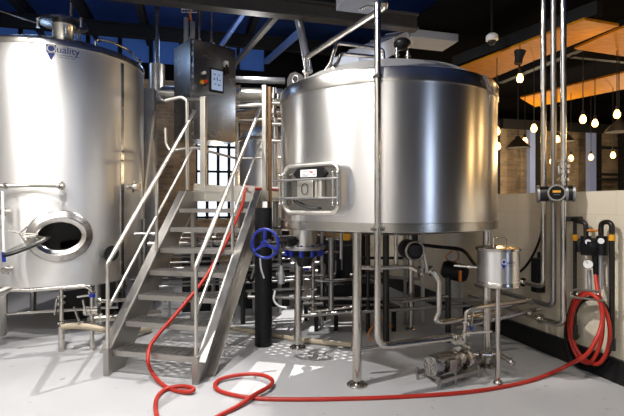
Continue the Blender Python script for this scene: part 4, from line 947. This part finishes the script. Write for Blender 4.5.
# flow meter
FM = thing('flow_meter', 'dark cylindrical flow meter with round amber display on the tall pipes', 'meter', WL(553, 194, .2))
w0 = V3((-UY, UX, 0)); fc = WL(556, 193, .22)
f0, f1 = W(538, 194, fc.y+.05), W(573, 193, fc.y-.05)
MB().cyl(f0, f1, .070, n=28).build('meter_body', M['dark'], FM)
mb = MB()
for t in (.0, .34, .45, .80, 1.0): c = f0.lerp(f1, t); a = (f1-f0).normalized(); mb.cyl(c-a*.010, c+a*.010, .080, n=28)
mb.build('collar', M['galv'], FM)
fdir = V3((-.53, -.85, 0)).normalized(); dcn = W(557.5, 193, fc.y-.02)+fdir*.04
dl_ = MB().cyl(dcn, dcn+fdir*.06, .074, n=32).build('display_head', M['cab'], FM)
MB().cyl(dcn+fdir*.06, dcn+fdir*.064, .060, n=32).build('display_glass', M['black'], dl_)
rx = V3((-fdir.y, fdir.x, 0))
MB().obox(dcn+fdir*.066+UPZ*.012, rx*.032, UPZ*.010, fdir*.001).build('amber_display', M['dialscreen'], dl_, smooth=False)
MB().obox(dcn+fdir*.066-UPZ*.016, rx*.028, UPZ*.004, fdir*.001).build('display_line', M['logogrey'], dl_, smooth=False)
# valve on third pipe
VT = thing('pipe_valve', 'bright steel valve with clamps on the rightmost tall pipe above the flow meter', 'valve', WL(564, 185, .18))
mb = MB()
for y in (161, 167, 172, 180): tri_clamp(mb, WL(563.5, y, .18), (0, 0, 1), .032)
mb.cyl(WL(563.5, 160, .18), WL(563.5, 182, .18), .036); mb.build('valve_body', M['pipe'], VT)
MB().tube([WL(563.5, 174, .18), WL(559, 175, .24), WL(558.5, 166, .24)], .012, .02).build('bypass', M['pipe'], VT)
# black cable on wall
tag(MB().sweep(spline([WL(546, 200, .1), WL(544, 215, .08), WL(541, 235, .06), WL(533, 255, .05), WL(522, 270, .05), WL(508, 277, .1)]), .012, 8).build('black_cable', M['black']), 'black cable hanging from the flow meter down the half wall', 'cable')
tag(MB().obox(WL(538, 275, .1), V3((.045, .012, 0)), V3((-.012, .045, 0)), UPZ*.17).obox(WL(540, 256, .08), V3((.02, 0, 0)), V3((0, .02, 0)), UPZ*.04).build('actuator', M['blackp'], smooth=False, bevel=.006), 'tall black actuator box on the half wall left of the pipes', 'actuator')
# mixing station
MX = thing('mixing_station', 'black iron hot and cold mixing valve on the half wall with gauge and yellow bands', 'valve', WL(592, 260, .05))
O_ = .09
def wl(px, py, off=O_): return WL(px, py, off)
MB().tube([wl(563, 219), wl(581, 219)], .024).tube([wl(568, 219, .16), wl(568, 219, 0)], .02).build('inlet_cross', M['blackgloss'], MX)
MB().tube([wl(575, 218), wl(575, 339)], .016).build('left_pipe', M['blackgloss'], MX)
MB().tube([wl(575, 221), wl(586, 222), wl(586, 245)], .021, .05).build('left_elbow', M['blackgloss'], MX)
MB().tube([wl(601, 248), wl(601, 222), wl(612, 222), wl(612, 348)], .021, .06).build('right_pipe', M['blackgloss'], MX)
for px in (575, 612): MB().cyl(wl(px, 234.5), wl(px, 240.5), .024).build('yellow_band', M['yellow'], MX)
MB().cyl(wl(586, 230.5), wl(601, 230.5), .010).build('link_rod', M['orange'], MX)
mb = MB(); mb.cyl(wl(585, 248), wl(603, 248), .05, n=20); mb.lathe(wl(594, 247), (-UX, -UY, 0), [(0, .09), (.05, .085), (.075, .04), (.08, -.02)], 24); mb.cyl(wl(586, 236), wl(586, 255), .042); mb.cyl(wl(602, 236), wl(602, 255), .042)
mb.build('mixing_body', M['blackp'], MX)
MB().cyl(wl(588, 242, .17), wl(589, 242, .10), .022).cyl(wl(601, 241, .17), wl(601, 241, .10), .024).build('chrome_bonnet', M['white'], MX)
MB().cyl(wl(595, 252), wl(596, 275), .026, .02).build('outlet', M['blackp'], MX)
gc = wl(588, 264, .15); gn = V3((-.55, -.8, 0)).normalized()
gg = MB().lathe(gc, gn, [(0, -.02), (.04, -.02), (.043, 0), (.043, .014), (.038, .016)], 28).build('gauge_case', M['dark'], MX)
MB().cyl(gc+gn*.008, gc+gn*.012, .038, n=28).build('gauge_face', M['label'], gg)
MB().bar(gc+gn*.014, gc+gn*.014+V3((-.01, .006, .026)), .003, .002, up=gn).build('gauge_needle', M['black'], gg, smooth=False)
MB().tube([wl(589, 270), wl(590, 290)], .018).build('left_drain', M['galv'], MX)
MB().tube([wl(600.5, 255), wl(601, 290)], .015).build('right_drain', M['galv'], MX)
MB().cyl(wl(575, 325), wl(575, 339), .026).cyl(wl(570, 337), wl(578, 336), .02).build('left_shutoff', M['blackgloss'], MX)
MB().cyl(wl(612, 338), wl(612, 350), .028).build('right_shutoff', M['blackgloss'], MX)
MB().tube([wl(581, 240, .1), wl(579, 243, .12), wl(580, 252, .12)], .024, .02).build('side_lever', M['black'], MX)
# hose rack and coiled hose
HR = thing('hose_rack', 'bent steel rod hose rack on the half wall below the mixing valve', 'rack', wl(588, 293, .1))
mb = MB(); mb.loop([V3(p) for p in fillet([wl(571, 296, .2), wl(571, 291, .2), wl(577, 289.5, .2), wl(602, 292, .2), wl(605, 297, .2), wl(602, 300.5, .2), wl(576, 297.5, .2), wl(571, 296.5, .2)], .02)[:-1]], .010, V3((-UX, -UY, 0)), 8)
for x in (577, 598): mb.cyl(wl(x, 294, .2), wl(x, 294, .004), .008, n=8)
mb.build('rack_rod', M['rail'], HR)
def coil_pt(cx, cy, rx, ry, ang, off): a = math.radians(ang); return WL(cx+rx*math.cos(a), cy-ry*math.sin(a), off)
def ring_pts(cx, cy, rx, ry, off, a0=0, a1=360, step=20): return [coil_pt(cx, cy, rx, ry, a, off) for a in range(a0, a1+1, step)]
mb = MB()
pts = [wl(595.5, 272, .09), wl(597, 282, .10), wl(601, 292, .13)]+ring_pts(590, 331, 17.5, 39, .14, 60, -340, -20) if False else None
seq = [wl(595.5, 272, .09), wl(597, 285, .11), wl(600, 300, .13), wl(602.5, 318, .13), wl(601.5, 338, .13), wl(596, 355, .12), wl(588, 363, .11), wl(577, 356, .10), wl(569.5, 335, .10), wl(570, 315, .10), wl(576, 299, .12), wl(586, 293, .15),
       wl(598, 299, .16), wl(607, 315, .14), wl(610, 335, .12), wl(606, 354, .11), wl(597, 364, .10), wl(583, 358, .10), wl(574, 343, .10), wl(571.5, 322, .12), wl(576, 305, .15), wl(586, 294.5, .19), wl(596, 297, .20), wl(602, 309, .18), wl(601.5, 325, .2)]
floorpts = [F(570, 364, .1), F(555, 371.5, .03), F(530, 381, .012), F(500, 387.5, .012), F(460, 393, .012), F(400, 397, .012), F(340, 399, .012), F(290, 399.5, .012), F(258, 398.5, .012), F(238, 396, .012), F(221, 391.5, .014), F(215, 386, .02), F(219, 380, .025), F(232, 376, .03), F(250, 374, .032), F(264, 375.5, .034), F(272, 380, .038), F(270, 386, .038), F(256, 394, .036), F(238, 406, .02), F(217, 417, .012), F(198, 430, .012), F(176, 432, .012), F(162, 424, .012), F(156, 412, .012), F(157, 398, .014), F(166, 389, .02), F(180, 386.3, .03), F(191, 387.5, .035), F(193.5, 390.3, .03), F(186, 392, .02), F(174, 390.3, .012), F(163, 385, .013)]
def SH(px, py, lift=.03):                # on the nosing plane of the flight
    k = (px-CX)/FPX; q = -(py-HY)/FPX
    D = V3((k, 1, q)); o = V3((0, 0, EYE))
    # plane: z - nose(b) - lift = 0, b = (p-SO).SB
    f0 = o.z-(.205-.0426+1.065*((o-SO).dot(SB)))-lift; g_ = D.z-1.065*(D.dot(SB))
    return o+D*(-f0/g_)
up_ = [F(153, 374, .05), SH(148, 362, .03), SH(149.5, 348), SH(157, 336), SH(170, 321), SH(187, 301), SH(203, 281), SH(216, 260), SH(227, 240), SH(236, 220), SH(243, 202, .03), S(.66, BT+.05, PZ+.05), S(.74, BT+.12, PZ+.03), S(.86, BT+.3, PZ+.03), S(.9, BT+.8, PZ+.03)]
allp = seq+[WL(596, 340, .26), F(586, 355, .25)]+floorpts+up_
tag(MB().sweep(spline(allp, 7), .0165, 12).build('red_hose', M['red']), 'long red hose from the wall coil across the floor and up the stair', 'hose')
mb = MB(); mb.sweep(spline([wl(574, 300, .07), wl(568, 318, .07), wl(566, 338, .07), wl(572, 360, .06), wl(586, 369, .05), wl(602, 362, .05), wl(611, 345, .06), wl(612, 325, .06), wl(604, 304, .07), wl(592, 298, .10), wl(580, 303, .10), wl(574, 318, .08), wl(574, 340, .07)]), .017, 12)
tag(mb.build('coiled_hose', M['black']), 'dark hose coiled behind the red hose on the wall rack', 'hose')

# ------------------------------------------------------------------ lights
def spot(loc, target, power, size=60, blend=.4, rad=.04, col=(1, .96, .9)):
    l = bpy.data.lights.new('spot', 'SPOT'); l.energy = power; l.spot_size = math.radians(size); l.spot_blend = blend; l.shadow_soft_size = rad; l.color = col
    o = bpy.data.objects.new('spot_light', l); COL.objects.link(o); o.location = loc
    o.rotation_euler = (V3(target)-V3(loc)).to_track_quat('-Z', 'Y').to_euler(); return o
def area(loc, target, power, sx, sy, col=(1, .97, .93)):
    l = bpy.data.lights.new('area', 'AREA'); l.energy = power; l.shape = 'RECTANGLE'; l.size = sx; l.size_y = sy; l.color = col
    o = bpy.data.objects.new('area_light', l); COL.objects.link(o); o.location = loc
    o.rotation_euler = (V3(target)-V3(loc)).to_track_quat('-Z', 'Y').to_euler(); return o
def point(loc, power, rad=.05, col=(1, .75, .45)):
    l = bpy.data.lights.new('point', 'POINT'); l.energy = power; l.shadow_soft_size = rad; l.color = col
    o = bpy.data.objects.new('point_light', l); COL.objects.link(o); o.location = loc; return o
WH = (1, .97, .94)
spot((-.35, 5.35, 4.5), (-2.4, 3.0, 0), 650, 50, .4, .03, WH)
spot((-1.7, 2.5, 4.7), (.6, 3.6, .3), 650, 118, .5, .03, WH)
spot((.4, 8.9, 4.6), (-.45, 5.1, 0), 2000, 22, .3, .012, WH)
area(P(-2.4, -2.9, 4.9), P(-2.4, -4.2, 1.7), 190, 3.2, .3, WH)  # added wash on the unseen rear wall, brightens the tank reflections
area(P(-3.4, 1.0, 4.9), P(-4.6, 1.0, 1.8), 190, .3, 5.0, WH)  # added wash on the unseen left wall, also for the tank reflections
spot((-.8, .8, 4.8), (-1.0, 2.4, 0), 90, 80, .8, .06, WH)  # added front fill on the floor
spot((1.5, 1.0, 4.8), (2.6, 3.8, 1.3), 230, 42, .8, .06, (1, .90, .76))  # added warm fill that brightens the half wall
point(P(-2.5, 7.6, 4.2), 16, .2, (.4, .6, 1.0)); point(P(-.2, 8.0, 4.1), 12, .2, (.4, .6, 1.0)); point(W(395, 66, 5.9), 8, .1, (.7, .82, 1.0))
WM = (1, .68, .30)
for px, py, dd, pw in ((534, 105, 6.6, 3.5), (600, 85, 6.2, 3.5), (590, 55, 5.6, 2.5), (545, 150, 9.4, 70), (625, 150, 9.4, 80), (515, 160, 9.6, 40), (500, 140, 5.9, 16)):
    point(W(px, py, dd), pw, .06, WM if pw < 20 else (1, .78, .5))
point((-1.9, 9.0, 2.0), 8, .1); point((-.9, 6.9, 3.6), 30, .1, WH)  # second point is added to brighten the storage tank
spot((-4.2, 1.6, 4.9), (-3.3, 5.0, 1.8), 850, 30, .5, .12, WH)  # added narrow spots, this and the next brighten the left tank's steel
spot((-2.9, .4, 4.9), (-3.1, 5.0, 2.0), 850, 24, .5, .12, WH)
spot((-3.0, 2.4, 4.9), (.1, 3.9, 2.1), 700, 22, .4, .10, WH)  # added narrow spots, this and the next brighten the kettle wall
spot((-1.2, -.2, 4.9), (.3, 3.6, 2.2), 420, 20, .5, .10, WH)
for q in ((5.2, 4.3, 2.5), (5.0, 3.2, 2.3), (6.2, 6.0, 2.6), (5.6, 7.2, 2.4)): point(q, 22, .09, (1, .62, .25))
sc.cycles.max_bounces = 6; sc.cycles.diffuse_bounces = 1; sc.cycles.glossy_bounces = 4
w = bpy.data.worlds.new('world'); sc.world = w; w.use_nodes = True
w.node_tree.nodes['Background'].inputs[0].default_value = (.5, .55, .7, 1); w.node_tree.nodes['Background'].inputs[1].default_value = .004

# ------------------------------------------------------------------ camera
cam = bpy.data.cameras.new('camera'); co = bpy.data.objects.new('camera', cam); COL.objects.link(co)
co.location = (0, 0, EYE); co.rotation_euler = (PI/2, 0, 0)
cam.sensor_width = 36; cam.lens = FPX/624*36; cam.shift_y = -5/624; cam.clip_start = .05
sc.camera = co
sc.view_settings.view_transform = 'Standard'; sc.view_settings.look = 'None'; sc.view_settings.gamma = 1
sc.view_settings.use_curve_mapping = False; sc.view_settings.exposure = 0.0
